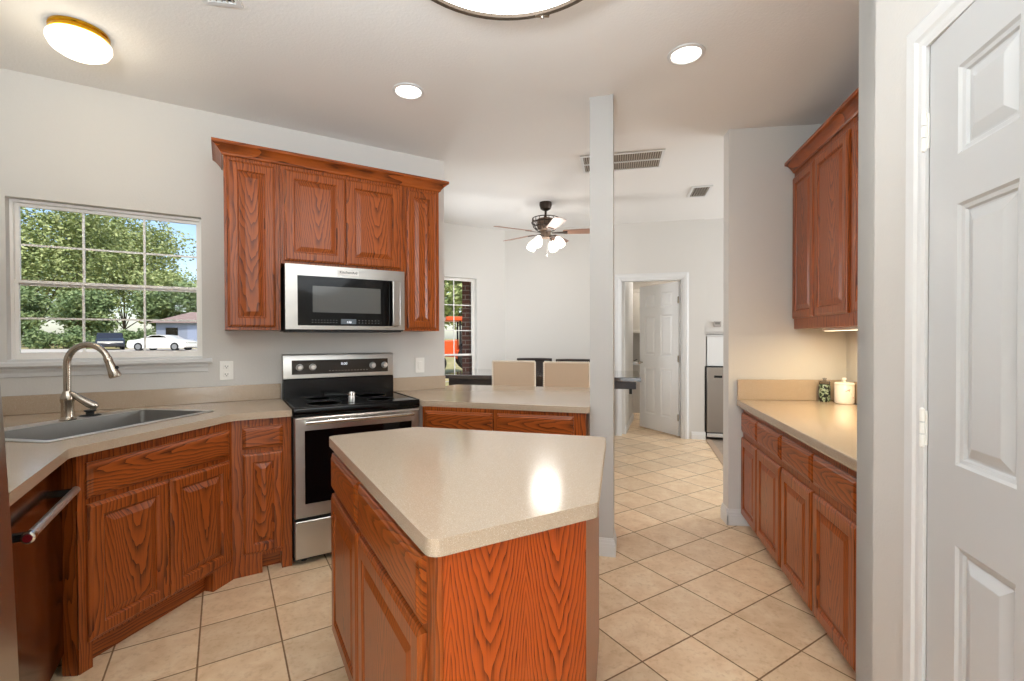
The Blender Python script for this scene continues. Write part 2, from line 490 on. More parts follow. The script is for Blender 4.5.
# ------------------------------------------------------------------ floors and ceilings
struct('floor', MB().prism([(-3.6, -4.2), (3.3, -4.2), (3.3, 3.2), (1.80, 3.36), (2.231, 4.884), (2.558, 6.166), (2.75, 9.2), (-1.0, 9.2), (-0.9, 6.5), (-1.45, 6.1), (-.68, 3.98), (-3.05, 2.5)], -.06, 0), M_tile,
       'beige square floor tiles laid diagonally across kitchen and dining room', 'floor')
struct('floor_side_room', MB().prism([(1.80, 3.36), (2.231, 4.884), (2.558, 6.166), (2.75, 7.2), (6.2, 6.4), (6.2, 2.4), (3.3, 3.0)], -.06, -.001), grey_tile(),
       'grey brown plank floor of the side room beyond the passage', 'floor')
mb = MB()
p0, p1 = Vector((1.80, 3.36)), Vector((2.558, 6.166))
e = (p1 - p0).normalized(); nn = Vector((e.y, -e.x))
mb.prism([tuple(p0), tuple(p1), tuple(p1 + nn * .07), tuple(p0 + nn * .07)], 0.0, .006)
struct('trim_1', mb, plain('threshold_wood', srgb(172, 146, 122), .5), 'narrow tan threshold strip between tile and side room floor', 'trim')

hA, hB = A(2.625, -.06), Vector((1.566, 3.459))
hdir = (hB - hA).normalized()
hC = hB + dv(97.0) * 1.4
struct('ceiling', MB().prism([tuple(hA), tuple(hC), (3.2, -4.2), (-3.6, -4.2), (-3.6, 0.5), tuple(A(-.30, -.12)), tuple(A(2.60, -.12))], ZC, ZC + .2), M_ceil,
       'beige textured kitchen ceiling', 'ceiling')
struct('ceiling_dining', MB().prism([tuple(hA - hdir * 1.2), tuple(hB), tuple(hB + dv(97.0) * 4.6), (6.3, 9.3), (-1.6, 9.3), (-2.2, 6.0)], ZD, ZD + .2), M_ceil,
       'pale higher ceiling of the dining room', 'ceiling')

# ------------------------------------------------------------------ walls
WO = (0.022, .919, 1.205, 2.137)   # kitchen window opening (t, z)
t0 = -.12
quad_wall('wall_range', A(t0, 0), A(2.62, 0), .115, 0, ZC, M_wall, 'long off-white wall behind the sink window, wall cabinets and range',
          1, [(WO[0] - t0, WO[1] - t0, WO[2], WO[3])])
quad_wall('wall_dishwasher', Dw(3.7, -.09), Dw(0, -.09), .115, 0, ZC, M_wall, 'off-white wall behind the dishwasher run')
# dining room: left side, window wall at an angle, doorway wall
cE = Vector((-.097, 6.809))
eW = dv(58.4)
WE = (.46, 1.36, .36, 2.185)
Lw = 1.50
quad_wall('wall_dining_window', cE - eW * Lw, cE + eW * .10, .16, 0, ZD, M_wall, 'angled off-white dining room wall holding the tall window', 1,
          [(Lw - WE[1], Lw - WE[0], WE[2], WE[3])])
quad_wall('wall_dining_side', A(2.60, -.115) - Vector((.03, 0)), cE - eW * Lw, .12, 0, ZD, M_wall, 'off-white dining room side wall hidden beyond the range wall', 1)
DO = (-.853, -.052, 0, 2.14)
tB = -2.56
quad_wall('wall_doorway', B(tB, 0), B(.224, 0), .12, 0, ZD, M_wall, 'off-white rear wall with the open white door', 1,
          [(DO[0] - tB, DO[1] - tB, DO[2], DO[3])])
# niche beside the doorway for the small refrigerator
quad_wall('wall_niche', B(.224, -.03), B(3.6, -.03), .10, 0, ZD, M_wall, 'off-white wall above the refrigerator niche', 1, [(.0, .72, 0, 1.395)])
quad_wall('wall_niche_back', B(.10, -.74), B(1.1, -.74), .05, 0, 1.5, M_wall, 'rear face of the refrigerator niche')
quad_wall('wall_niche_side', B(.224, -.03), B(.224, -.74), .02, 0, 1.5, M_wall, 'left cheek of the refrigerator niche', -1)
struct('ceiling_niche', MB().prism([tuple(B(.20, -.03)), tuple(B(1.0, -.03)), tuple(B(1.0, -.76)), tuple(B(.20, -.76))], 1.40, 1.43), M_wall, 'underside over the refrigerator niche', 'ceiling')
# stub wall closing the right hand counter
sS = Vector((1.552, 3.345)); sD = dv(97.0)
quad_wall('wall_stub', sS, sS + sD * 1.0, .115, 0, ZC, M_wall, 'off-white stub wall at the far end of the right counter', 1)
quad_wall('wall_stub_rear', sS + sD * .9 + Vector((0, .0)), sS + sD * 4.6, .115, 0, ZD, M_wall, 'off-white side room wall behind the kitchen', 1)
quad_wall('wall_right', R(.10, -.700), R(-2.2, -.700), .10, 0, ZC, M_wall, 'off-white wall behind the right counter', 1)
quad_wall('wall_pantry_return', Q(0, 0) + Vector((.0, 0)), Q(0, 0) + dv(103) * 1.2, .10, 0, ZC, M_wall, 'return of the pantry wall facing the right counter', -1)
QO = (.337, 1.06, 0, 2.065)
quad_wall('wall_pantry', Q(0, 0), Q(-2.4, 0), .115, 0, ZC, M_wall, 'pale textured wall around the pantry door at right', 1, [QO])
qe = Q(-2.4, 0)
quad_wall('wall_living_right', qe, qe + Vector((2.6, -.3)), .1, 0, ZC, M_wall, 'living room wall right of the camera', 1)
quad_wall('wall_living_east', Vector((3.1, -.6)), Vector((3.1, -4.1)), .1, 0, ZC, M_wall, 'living room side wall right behind the camera', 1)
quad_wall('wall_living_west', Vector((-3.5, -4.1)), Vector((-3.5, -.2)), .1, 0, ZC, M_wall, 'living room side wall left behind the camera', 1)
quad_wall('wall_living_left', Vector((-3.5, -.2)), Dw(3.5, -.09), .1, 0, ZC, M_wall, 'living room wall left of the camera', 1)
quad_wall('wall_living_back', Vector((3.2, -4.05)), Vector((-3.6, -4.05)), .1, 0, ZC, M_wall, 'living room wall with the wide patio opening', 1, [(1.0, 6.0, .12, 2.45)])
quad_wall('wall_side_room', Vector((6.0, 6.9)), Vector((6.0, 2.3)), .1, 0, ZD, M_wall, 'far wall of the side room', 1)
# laundry room beyond the doorway
lw0 = B(-.80, -.12)
quad_wall('wall_laundry_left', lw0, Vector((2.01, 7.76)), .10, 0, 2.5, M_wall, 'short laundry wall seen through the open doorway', 1)
quad_wall('wall_laundry_back', Vector((1.2, 9.35)), Vector((3.9, 8.70)), .1, 0, 2.5, wall_mat('laundry_grey_paint', srgb(206, 196, 184)), 'rear wall of the laundry room', 1)
quad_wall('wall_laundry_right', Vector((3.5, 8.6)), B(.9, -.8), .1, 0, 2.5, M_wall, 'right wall of the laundry room', 1)
struct('ceiling_laundry', MB().prism([tuple(B(-1.2, -.10)), tuple(B(1.2, -.10)), (3.9, 9.1), (1.0, 9.2)], 2.5, 2.6), M_wall, 'laundry room ceiling', 'ceiling')

# baseboards
def baseboard(name, p, q, label, out=.014, h=.10):
    p = Vector(p); q = Vector(q); L = (q - p).length; u = (q - p) / L
    prof = [(0, 0), (-out, 0), (-out, h * .62), (-out * .75, h * .68), (-out * .75, h * .78), (-out * .35, h * .9), (-out * .3, h), (0, h)]
    o = MB().profile_x(prof, 0, L).build(name, M_trim, loc=(p.x, p.y, 0), rot=(0, 0, math.atan2(u.y, u.x)))
    return prop(o, label, 'baseboard', kind='structure')
baseboard('baseboard_doorway', B(.063, 0), B(.238, 0), 'white baseboard right of the open doorway')
baseboard('baseboard_doorway_left', B(tB, 0), B(-.942, 0), 'white baseboard left of the open doorway')
baseboard('baseboard_stub', sS - sD * .014, sS + sD * .15, 'white baseboard on the stub wall front beside the right cabinets', .014, .115)
nS = dv(7.0)
baseboard('baseboard_stub_end', sS + nS * .13, sS - nS * .014, 'white baseboard around the stub wall end', .014, .115)
baseboard('baseboard_laundry', lw0, Vector((2.01, 7.76)), 'white baseboard on the laundry wall')
baseboard('baseboard_dining_window', cE - eW * Lw, cE, 'white baseboard under the tall dining window')

# structural post at the peninsula's end
pF = Vector((.621, 2.862)); pu = dv(104.5); pv = dv(14.5)
pts = [pF - pu * .142, pF, pF + pv * .142, pF - pu * .142 + pv * .142]
post = thing('post', None, None, (pF.x, pF.y, 0), kind='structure')
prop(post, 'slim white square post rising from floor to ceiling at the peninsula end', 'post')
post.name = 'column'
MB().prism([tuple(p - pF) for p in pts], 0, ZC).build('shaft', wall_mat('post_paint', srgb(186, 183, 179), .15), post)
h = .11
mb = MB()
for g_, z0, z1 in ((.014, 0, h * .55), (.011, h * .55, h * .72), (.007, h * .72, h * .9), (.004, h * .9, h)):
    c = sum((p - pF for p in pts), Vector((0, 0))) / 4
    mb.prism([tuple(p - pF - pu * (g_ if i in (0, 3) else -g_) - pv * (g_ if i in (0, 1) else -g_)) for i, p in enumerate(pts)], z0, z1)
mb.build('plinth', M_trim, post)

# casings
def casing(name, M0, u0, u1, zt, label, w=.082, th=.018, legs=(True, True)):
    """door casing in local xz, outward -y; M0 = (loc, rz)"""
    o = thing(name, label, 'trim', M0[0], M0[1], kind='structure')
    prof = [(0, 0), (0, -.008), (.010, -.011), (.022, -.012), (.030, -.017), (.060, -.018), (.070, -.013), (w, -.011), (w, 0)]
    def leg(sgn, x, nm):
        mb = MB(); v = []; n = len(prof)
        for z in (0, 1):
            for a, y in prof:
                v.append((x + sgn * a, y, 0.0 if z == 0 else zt + a))
        mb.vf(v, [tuple(range(n)), tuple(range(2 * n - 1, n - 1, -1))] + [(i, n + i, n + (i + 1) % n, (i + 1) % n) for i in range(n)])
        mb.build(nm, M_trim, o)
    if legs[0]: leg(-1, u0, 'side_casing')
    if legs[1]: leg(1, u1, 'side_casing')
    mb = MB(); v = []; n = len(prof)
    for k, x in ((-1, u0), (1, u1)):
        for a, y in prof: v.append((x + k * a, y, zt + a))
    mb.vf(v, [tuple(range(n)), tuple(range(2 * n - 1, n - 1, -1))] + [(i, n + i, n + (i + 1) % n, (i + 1) % n) for i in range(n)])
    mb.build('head_casing', M_trim, o)
    return o
casing('trim_2', ((B0.x, B0.y, 0), RZ_B), DO[0], DO[1], DO[3], 'white casing around the open rear doorway')
# pantry: local x runs toward us (t negative)
casing('trim_3', ((Q0.x, Q0.y, 0), RZ_Q), QO[0] + .012, QO[1] - .012, QO[3] - .012, 'white casing around the near pantry door', .068)
mb = MB()
mb.box(DO[0], DO[0] + .015, 0, .12, 0, DO[3]); mb.box(DO[1] - .015, DO[1], 0, .12, 0, DO[3]); mb.box(DO[0], DO[1], 0, .12, DO[3] - .015, DO[3])
struct('trim_4', mb, M_trim, 'white jamb lining the rear doorway', 'trim', loc=(B0.x, B0.y, 0), rot=(0, 0, radians(RZ_B)))
mb = MB()
mb.box(QO[0], QO[0] + .012, 0.02, .115, 0, QO[3]); mb.box(QO[0], QO[1], .02, .115, QO[3] - .012, QO[3]); mb.box(QO[1] - .012, QO[1], .02, .115, 0, QO[3])
struct('trim_5', mb, M_trim, 'white jamb lining the pantry doorway', 'trim', loc=(Q0.x, Q0.y, 0), rot=(0, 0, radians(RZ_Q)))

def six_panel(w, hgt, th, stile, mid, zrows):
    """six-panel slab; local x 0..w from the hinge, y 0 front .. th back; panels moulded in both faces"""
    pw = (w - 2 * stile - mid) / 2
    cols = [(stile, stile + pw), (stile + pw + mid, w - stile)]
    xs = sorted({0, w, *[c for a in cols for c in a]}); zs = sorted({0, hgt, *[z for r in zrows for z in r]})
    mb = MB()
    for y, sg in ((0, 1), (th, -1)):
        for i in range(len(xs) - 1):
            for j in range(len(zs) - 1):
                a, b, c, d = xs[i], xs[i + 1], zs[j], zs[j + 1]
                isp = any(abs(a - q[0]) < 1e-6 for q in cols) and any(abs(c - q[0]) < 1e-6 for q in zrows)
                if isp:
                    T = Matrix.Translation(((a + b) / 2, y, (c + d) / 2))
                    mb.rings(b - a, d - c, [(0, 0), (.006, .005 * sg), (.014, .007 * sg), (.018, .012 * sg), (.022, .012 * sg), (.045, .003 * sg), (.048, .0025 * sg)], T)
                else:
                    mb.vf([(a, y, c), (b, y, c), (b, y, d), (a, y, d)], [(0, 1, 2, 3)])
    mb.vf([(0, 0, 0), (0, th, 0), (0, th, hgt), (0, 0, hgt)], [(0, 1, 2, 3)])
    mb.vf([(w, 0, 0), (w, th, 0), (w, th, hgt), (w, 0, hgt)], [(0, 1, 2, 3)])
    mb.vf([(0, 0, 0), (w, 0, 0), (w, th, 0), (0, th, 0)], [(0, 1, 2, 3)])
    mb.vf([(0, 0, hgt), (w, 0, hgt), (w, th, hgt), (0, th, hgt)], [(0, 1, 2, 3)])
    return mb
def hinge(parent, x, y, z, m):
    mb = MB()
    for k in range(3): mb.lathe([(.0055, -.0135), (.0055, .0125)], 10, Matrix.Translation((x, y, z + (k - 1) * .0295)))
    mb.ball((x, y, z + .044), .006, seg=8, ring=6); mb.ball((x, y, z - .044), .006, seg=8, ring=6)
    mb.box(x, x + .008, y + .004, y + .0075, z - .042, z + .042)
    mb.box(x - .018, x, y + .004, y + .007, z - .042, z + .042)
    mb.build('hinge', m, parent)
# pantry door (hinged at its left edge, a touch ajar)
hp = Q(-(QO[0] + .0145), .0)
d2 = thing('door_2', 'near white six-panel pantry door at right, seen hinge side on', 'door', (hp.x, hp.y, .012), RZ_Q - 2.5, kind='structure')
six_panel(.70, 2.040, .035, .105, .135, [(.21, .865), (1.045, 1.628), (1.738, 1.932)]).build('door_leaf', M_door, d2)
for z in (1.835, 1.108, .22): hinge(d2, -.006, -.009, z, M_plastic)
# rear door, swung open into the laundry
hd = B(-.052 - .016, -.115)
dirv = (Vector((1.953, 7.107)) - hd)
d1 = thing('door_1', 'white six-panel door standing open into the laundry room', 'door', (hd.x, hd.y, .012), math.degrees(math.atan2(dirv.y, dirv.x)), kind='structure')
d1l = six_panel(.80, 2.10, .035, .11, .11, [(.22, .90), (1.08, 1.66), (1.77, 1.98)]).build('door_leaf', plain('lightened_door_paint', srgb(236, 235, 233), .32), d1)  # missing light put into the colour: paler than the pantry door paint
mb = MB(); mb.tube([(.74, .035, .97), (.74, .075, .97)], .012); mb.ball((.74, .09, .97), .027)
mb.tube([(.74, 0, .97), (.74, -.04, .97)], .012); mb.ball((.74, -.055, .97), .027)
mb.build('door_knob', M_nickel, d1, smooth=True)
for z in (1.85, 1.05, .25): hinge(d1, -.004, .038, z, M_nickel)

# ------------------------------------------------------------------ windows
def window(name, label, loc, rz, w, z0, z1, cols, up_rows, lo_rows, meet, depth, lower_dark=False):
    o = thing(name, label, 'window', loc, rz, kind='structure')
    fr = .014
    mb = MB()
    y0, y1 = depth - .01, depth + .05
    mb.box(0, fr, y0, y1, z0, z1); mb.box(w - fr, w, y0, y1, z0, z1); mb.box(fr, w - fr, y0, y1, z1 - fr, z1); mb.box(fr, w - fr, y0, y1, z0, z0 + fr)
    mb.build('window_frame', M_alu, o)
    def sash(nm, a, b, rows, y):
        s = MB(); t = .017
        x0, x1 = fr, w - fr
        s.box(x0, x0 + t, y, y + .02, a, b); s.box(x1 - t, x1, y, y + .02, a, b)
        s.box(x0 + t, x1 - t, y, y + .02, a, a + t + .006); s.box(x0 + t, x1 - t, y, y + .02, b - t, b)
        so = s.build(nm, M_alu, o)
        g_ = MB()
        for c in range(1, cols):
            x = x0 + (x1 - x0) * c / cols; g_.box(x - .0055, x + .0055, y + .004, y + .016, a + t, b - t)
        for r in range(1, rows):
            z = a + (b - a) * r / rows; g_.box(x0 + t, x1 - t, y + .005, y + .015, z - .0055, z + .0055)
        g_.build('muntin_grid', M_alu, so)
        MB().box(x0 + t - .003, x1 - t + .003, y + .009, y + .011, a + t, b - t).build('window_pane', M_glass, so)
        return so
    sash('upper_sash', meet - .012, z1 - fr, up_rows, depth + .022)
    sash('lower_sash', z0 + fr, meet + .018, lo_rows, depth)
    return o
M_alu = plain('almond_window_frame', srgb(242, 238, 232), .4)
pw = A(WO[0], 0)
window('window_1', 'wide twelve-light window over the sink looking onto the street', (pw.x, pw.y, 0), RZ_A, WO[1] - WO[0], WO[2] + .03, WO[3], 3, 2, 2, 1.668, .07)
# stool and apron
st = thing('trim_6', 'white window stool and apron under the sink window', 'trim', (W0.x, W0.y, 0), RZ_A, kind='structure')
MB().box(WO[0] + .0, WO[1], 0, .07, 1.195, 1.235).build('stool_tread', M_trim, st)
MB().profile_x([(.0, 1.192), (-.045, 1.192), (-.05, 1.200), (-.05, 1.215), (-.044, 1.222), (0, 1.222)], -.06, .972).build('stool_nosing', M_trim, st)
MB().profile_x([(0, 1.135), (-.010, 1.138), (-.014, 1.16), (-.024, 1.175), (-.026, 1.192), (0, 1.192)], -.03, .950).build('apron', M_trim, st)
pe = cE - eW * WE[1]
window('window_2', 'tall narrow-light dining room window beyond the range wall', (pe.x, pe.y, 0), RZ_A, WE[1] - WE[0], WE[2], WE[3], 3, 3, 2, 1.115, .085)

# ------------------------------------------------------------------ cabinet parts
def door(parent, x, z, w, h, fw=.055, nm='door', y=0.0, mats=None):
    """raised panel door, lower-left corner x,z in the cabinet's frame, front at y-.019"""
    fm, pm = mats or (O_v, O_p)
    L = (x + w / 2, y, z + h / 2)
    o = MB().rings(w, h, [(0, 0), (0, -.011), (.004, -.0145), (.009, -.016), (.013, -.0190), (fw, -.0190), (fw + .006, -.013), (fw + .008, -.008)], fill=False).build(nm, fm, parent, L)
    i = fw + .007
    MB().rings(w - 2 * i, h - 2 * i, [(0, -.008), (.006, -.008), (.030, -.0165), (.034, -.0180)]).build('panel', pm, o)
    return o
def drawer(parent, x, z, w, h, nm='drawer_front', m=None):
    return MB().rings(w, h, [(0, 0), (0, -.010), (.005, -.0135), (.011, -.0150), (.017, -.0190), (.022, -.0195)]).build(nm, m or O_d, parent, (x + w / 2, 0, z + h / 2))
def carcass(parent, w, z0, z1, depth, kick=.075, feet=(0.0, 0.0), m=None):
    """box above a recessed toe kick; feet = widths of stiles that run to the floor left and right"""
    m = m or O_v
    mb = MB(); mb.box(0, w, 0, depth, z0, z1)
    if feet[0]: mb.box(0, feet[0], 0, .09, 0, z0)
    if feet[1]: mb.box(w - feet[1], w, 0, .09, 0, z0)
    o = mb.build('carcass', m, parent); recentre(o)
    k = MB().box(feet[0] * .5, w - feet[1] * .5, kick, depth, 0, z0).build('toe_kick', O_h, parent); recentre(k)
    return o
TOP = HC - CT      # underside of the counters

# ---- sink cabinet, set diagonally across the corner
sL, sR = Vector((-1.737, 1.855)), Vector((-1.563, 2.595))
sw = (sR - sL).length; s_rz = math.degrees(math.atan2((sR - sL).y, (sR - sL).x))
c = thing('sink_cabinet', 'diagonal oak sink cabinet with two raised panel doors below the kitchen window', 'cabinet', (sL.x, sL.y, 0), s_rz)
mb = MB(); mb.prism([(0, 0), (sw, 0), (sw - .05, .50), (.20, .50)], .10, .66)
mb.box(0, sw, 0, .03, .66, TOP)
mb.box(0, .05, 0, .07, 0, .10); mb.box(sw - .13, sw, 0, .07, 0, .10)
recentre(mb.build('carcass', O_v, c))
recentre(MB().box(.05, sw - .13, .055, .08, 0, .10).build('toe_kick', O_h, c))
drawer(c, .030, .700, sw - .055, .145, 'false_drawer_front')
hw = (sw - .055) / 2 - .002
door(c, .030, .115, hw, .560); door(c, .030 + hw + .004, .115, hw, .560)

# filler stile between the dishwasher and the sink cabinet
f0 = Dw(1.137, .49)
fl = sL - f0
recentre(prop(MB().prism([(0, 0), (fl.x - .002, fl.y - .003), (fl.x - .012, fl.y - .002), (-.012, .0)], 0, TOP).build('filler_stile', O_v, None, (f0.x, f0.y, 0)),
     'narrow oak corner stile between the dishwasher and the sink cabinet', 'cabinet stile'))

# ---- narrow base cabinet left of the range
b0 = A(1.068, .612); bw = 1.374 - 1.068
c = thing('base_cabinet', 'narrow single-door oak base cabinet between sink cabinet and range', 'cabinet', (b0.x, b0.y, 0), RZ_A)
mb = MB(); mb.box(0, bw, 0, .58, .10, TOP); mb.box(0, .15, 0, .07, 0, .10); mb.box(bw - .055, bw, 0, .4, 0, .10)
recentre(mb.build('carcass', O_v, c))
recentre(MB().box(.12, bw - .05, .075, .58, 0, .10).build('toe_kick', O_h, c))
drawer(c, .055, .720, .205, .125)
door(c, .055, .125, .205, .570, .050)

# ---- upper cabinets over the range
UZ0, UZ1 = 1.403, 2.475
def upper(name, label, t_a, t_b, z0, z1, doors, zlo, zhi, frame=.305):
    p = A(t_a, frame)
    c = thing(name, label, 'cabinet', (p.x, p.y, 0), RZ_A, 'oak wall cabinets above the range')
    recentre(MB().box(0, t_b - t_a, 0, frame - .002, z0, z1).build('carcass', O_v, c))
    for x, w in doors: door(c, x, zlo, w, zhi - zlo, .055 if w > .25 else .048)
    return c
upper('wall_cabinet', 'tall oak wall cabinet left of the microwave, nearest the sink window', 1.045, 1.352, UZ0, UZ1, [(.016, .262)], UZ0 + .018, 2.440)
upper('wall_cabinet', 'wide two-door oak wall cabinet directly above the microwave', 1.354, 2.166, 1.832, UZ1, [(.022, .380), (.407, .380)], 1.852, 2.440)
upper('wall_cabinet', 'slim oak wall cabinet right of the microwave near the wall end', 2.168, 2.445, UZ0, UZ1, [(.022, .225)], UZ0 + .018, 2.440)
def crown(name, label, o2, L, left=True, right=True, dz=.075, out=.055, z=2.462, dep=.31, rz=RZ_A):
    prof = [(0, 0), (.006, .004), (.010, .014), (.022, .030), (.036, .045), (.046, .052), (out, .056), (out, dz), (0, dz)]
    n = len(prof); v = []
    path = [(0, 1, dep, -1 if left else 0), (0, 0, 0, -1 if left else 0), (L, 0, 0, 1 if right else 0), (L, 1, dep, 1 if right else 0)]
    mb = MB(); secs = []
    for x, k, y, sx in path:
        secs.append([(x + sx * a, (y if k else -a), z + h_) for a, h_ in prof])
    for q in secs: v += q
    f = []
    for k in range(3):
        for i in range(n):
            j = (i + 1) % n
            f.append((k * n + i, k * n + j, k * n + n + j, k * n + n + i))
    mb.vf(v, f); mb.vf(secs[0], [tuple(range(n))]); mb.vf(secs[-1], [tuple(range(n))])
    # top cover
    o = mb.build(name, O_h, None, (o2.x, o2.y, 0), (0, 0, radians(rz)))
    return prop(o, label, 'crown molding')
crown('crown_molding', 'oak crown molding along the top of the cabinets above the range', A(1.040, .312), 2.450 - 1.040)

# ---- right hand base cabinets
HR = .905
TR = HR - .046
edges = [-.004, -.397, -.834, -1.244, -1.660]
def rbase(label, ta, tb, spec):
    p = R(ta, -.020)
    c = thing('base_cabinet', label, 'cabinet', (p.x, p.y, 0), RZ_R, 'oak base cabinets along the right wall')
    recentre(MB().box(0, ta - tb, 0, .605, .075, TR).build('carcass', O_v, c))
    recentre(MB().box(0, ta - tb, .070, .605, 0, .075).build('toe_kick', O_h, c))
    for x, w in spec:
        drawer(c, x, .677, w, .135)
        door(c, x, .085, w, .553)
    return c
rbase('oak two-door base cabinet at the far end of the right counter beside the stub wall', -.014, -.832, [(.006, .368), (.386, .418)])
rbase('oak two-door base cabinet at the near end of the right counter beside the pantry wall', -.834, -1.765, [(.010, .392), (.420, .400)])
# right uppers
def rupper(label, ta, tb, spec):
    p = R(ta, -.330 - .020)
    c = thing('wall_cabinet', label, 'cabinet', (p.x, p.y, 0), RZ_R, 'oak wall cabinets above the right counter')
    recentre(MB().box(0, ta - tb, 0, .345, 1.405, 2.50).build('carcass', O_v, c))
    for x, w in spec: door(c, x, 1.475, w, .975, .05)
    return c
rupper('far two-door oak wall cabinet above the right counter', .0, -.835, [(.008, .355), (.373, .425)])
rupper('near oak wall cabinet above the right counter, mostly behind the pantry wall', -.838, -1.74, [(.008, .42), (.440, .42)])
crown('crown_molding', 'oak crown molding topping the wall cabinets over the right counter', R(.0, -.345), 1.73, False, False, .075, .06, 2.487, .27, RZ_R)

# ---- peninsula cabinet
pl, pr = Vector((-.605, 3.125)), Vector((.452, 2.830))
pw_ = (pr - pl).length; p_rz = math.degrees(math.atan2((pr - pl).y, (pr - pl).x))
c = thing('peninsula_cabinet', 'oak peninsula cabinet with two drawers between range and white post', 'cabinet', (pl.x, pl.y, 0), p_rz)
mb = MB(); mb.prism([(.004, 0), (pw_ - .005, 0), (pw_ - .005, .70), (.33, .70), (.06, .30)], .10, TOP)
recentre(mb.build('carcass', O_v, c))
recentre(MB().box(.34, pw_ - .014, .075, .70, 0, .10).build('toe_kick', O_h, c))
x1, x2 = .045, .545
for x, w in ((.030, .470), (.530, .490)):
    drawer(c, x, .715, w, .150)
    door(c, x, .125, w / 2 - .003, .565); door(c, x + w / 2 + .003, .125, w / 2 - .003, .565)

# ------------------------------------------------------------------ countertops
def counter(name, label, cat, outer, holes, z1, th, bev=.006, mat=None):
    c = sum((Vector(p) for p in outer), Vector((0, 0))) / len(outer)
    mv = lambda L: [(p[0] - c.x, p[1] - c.y) for p in L]
    o = MB().slab(mv(outer), [mv(h) for h in holes], z1 - th, z1).build(name, mat or M_quartz, None, (c.x, c.y, 0), bevel=bev, seg=3)
    return prop(o, label, cat)
def splash(parent, p, q, th, z0, z1, nm='backsplash'):
    p = Vector(p); q = Vector(q); L = (q - p).length; u = (q - p) / L
    rz = math.atan2(u.y, u.x)
    return MB().box(0, L, -th, 0, z0, z1).build(nm, M_quartz, parent, (p.x - parent.location.x, p.y - parent.location.y, 0), (0, 0, rz), bevel=.003)
# sink frame
k0 = Vector((-1.862, 1.860)); ku = dv(10.5); kv = Vector((-ku.y, ku.x))
def K(u, v): return k0 + ku * u + kv * v
SW, SD = .845, .560
hole = [tuple(K(.02, .02)), tuple(K(SW - .02, .02)), tuple(K(SW - .02, SD - .02)), tuple(K(.02, SD - .02))]
cl = Vector((-1.690, 1.775)); cr_ = Vector((-1.545, 2.575))
outer = rpoly([tuple(A(1.376, .003)), tuple(A(-.07, .003)), tuple(Dw(1.96, -.085)), tuple(Dw(1.96, .545)), tuple(cl), tuple(cr_), tuple(A(1.376, .650))],
              [0, 0, 0, 0, .05, .08, .004])
ct = counter('countertop', 'speckled beige countertop wrapping around the sink corner up to the range', 'countertop', outer, [hole], HC, CT)
splash(ct, A(-.06, .003), A(1.376, .003), .02, HC, HC + .105)
splash(ct, Dw(1.96, -.088), Dw(.03, -.088), .02, HC, HC + .105)

pen = [tuple(A(2.157, .003)), tuple(A(2.157, .640)), (.465, 2.792), (.668, 3.90), (-.50, 4.215), tuple(A(2.624, -.12)), tuple(A(2.624, .003))]
ct2 = counter('countertop', 'pale speckled peninsula countertop between the range and the white post', 'countertop', rpoly(pen, [0, 0, .01, .01, 0, 0, 0]), [], HC, CT)
splash(ct2, A(2.160, .003), A(2.618, .003), .02, HC, HC + .105)

rc = [tuple(R(.10, -.632)), tuple(sS + sD * .105 + Vector((0, -.004))), tuple(R(-1.785, .028)), tuple(R(-1.785, -.632))]
ra = R(0, .028)
# front line from the stub wall
tt = -.030
rc = [tuple(R(-1.785, -.694)), tuple(R(-1.785, .028)), tuple(R(tt, .028))]
we = sS + sD * .738
rc += [tuple(we + Vector((0, -.006)))]
ct3 = counter('countertop', 'beige countertop along the right wall holding two canisters', 'countertop', rc, [], HR, .046)
splash(ct3, R(tt, .028) + Vector((0, -.004)), we + Vector((0, -.006)), .018, HR, HR + .145)
splash(ct3, R(-.09, -.696), R(-1.78, -.696), .018, HR, HR + .145)

# ---- island
I = [Vector((-.786, 1.985)), Vector((-.448, 2.190)), Vector((.392, 1.958)), Vector((.374, 1.840)), Vector((.214, 1.170)), Vector((-.170, .948))]
I = [I[0], I[1], Vector((.394, 1.952)), I[4], I[5]]
top = rpoly([tuple(p) for p in I], [.035, .03, .03, .02, .035], 6)
ist = counter('countertop', 'glossy five-sided beige quartz top of the kitchen island', 'countertop', top, [], HC, CT, .008)
def inset(poly, ds):
    n = len(poly); L = []
    cc = sum(poly, Vector((0, 0))) / n
    for i in range(n):
        p, q = poly[i], poly[(i + 1) % n]
        u = (q - p).normalized(); w = Vector((-u.y, u.x))
        if (cc - p).dot(w) < 0: w = -w
        L.append((p + w * ds[i], u))
    out = []
    for i in range(n):
        (p, u), (q, v) = L[i - 1], L[i]
        t = ((q - p).x * v.y - (q - p).y * v.x) / (u.x * v.y - u.y * v.x)
        out.append(p + u * t)
    return out
#            0: back-left edge, 1: back, 2: right, 3: front, 4: left (drawers)
body = inset(I, [.012, .04, .035, .030, .024])
ib = body[0]
iv = body[4] - body[0]; il = iv.length
i_rz = math.degrees(math.atan2(iv.y, iv.x))
c = thing('kitchen_island', 'five-sided oak kitchen island with drawers on its left face', 'kitchen island', (ib.x, ib.y, 0), i_rz)
Rinv = Matrix.Rotation(-radians(i_rz), 2)
loc2 = [Rinv @ (p - ib) for p in body]
recentre(MB().prism([tuple(p) for p in loc2], .085, TOP).build('carcass', O_v, c))
kick = inset(body, [.05, .05, .03, .02, .06])
recentre(MB().prism([tuple(Rinv @ (p - ib)) for p in kick], 0, .085).build('toe_kick', O_h, c))
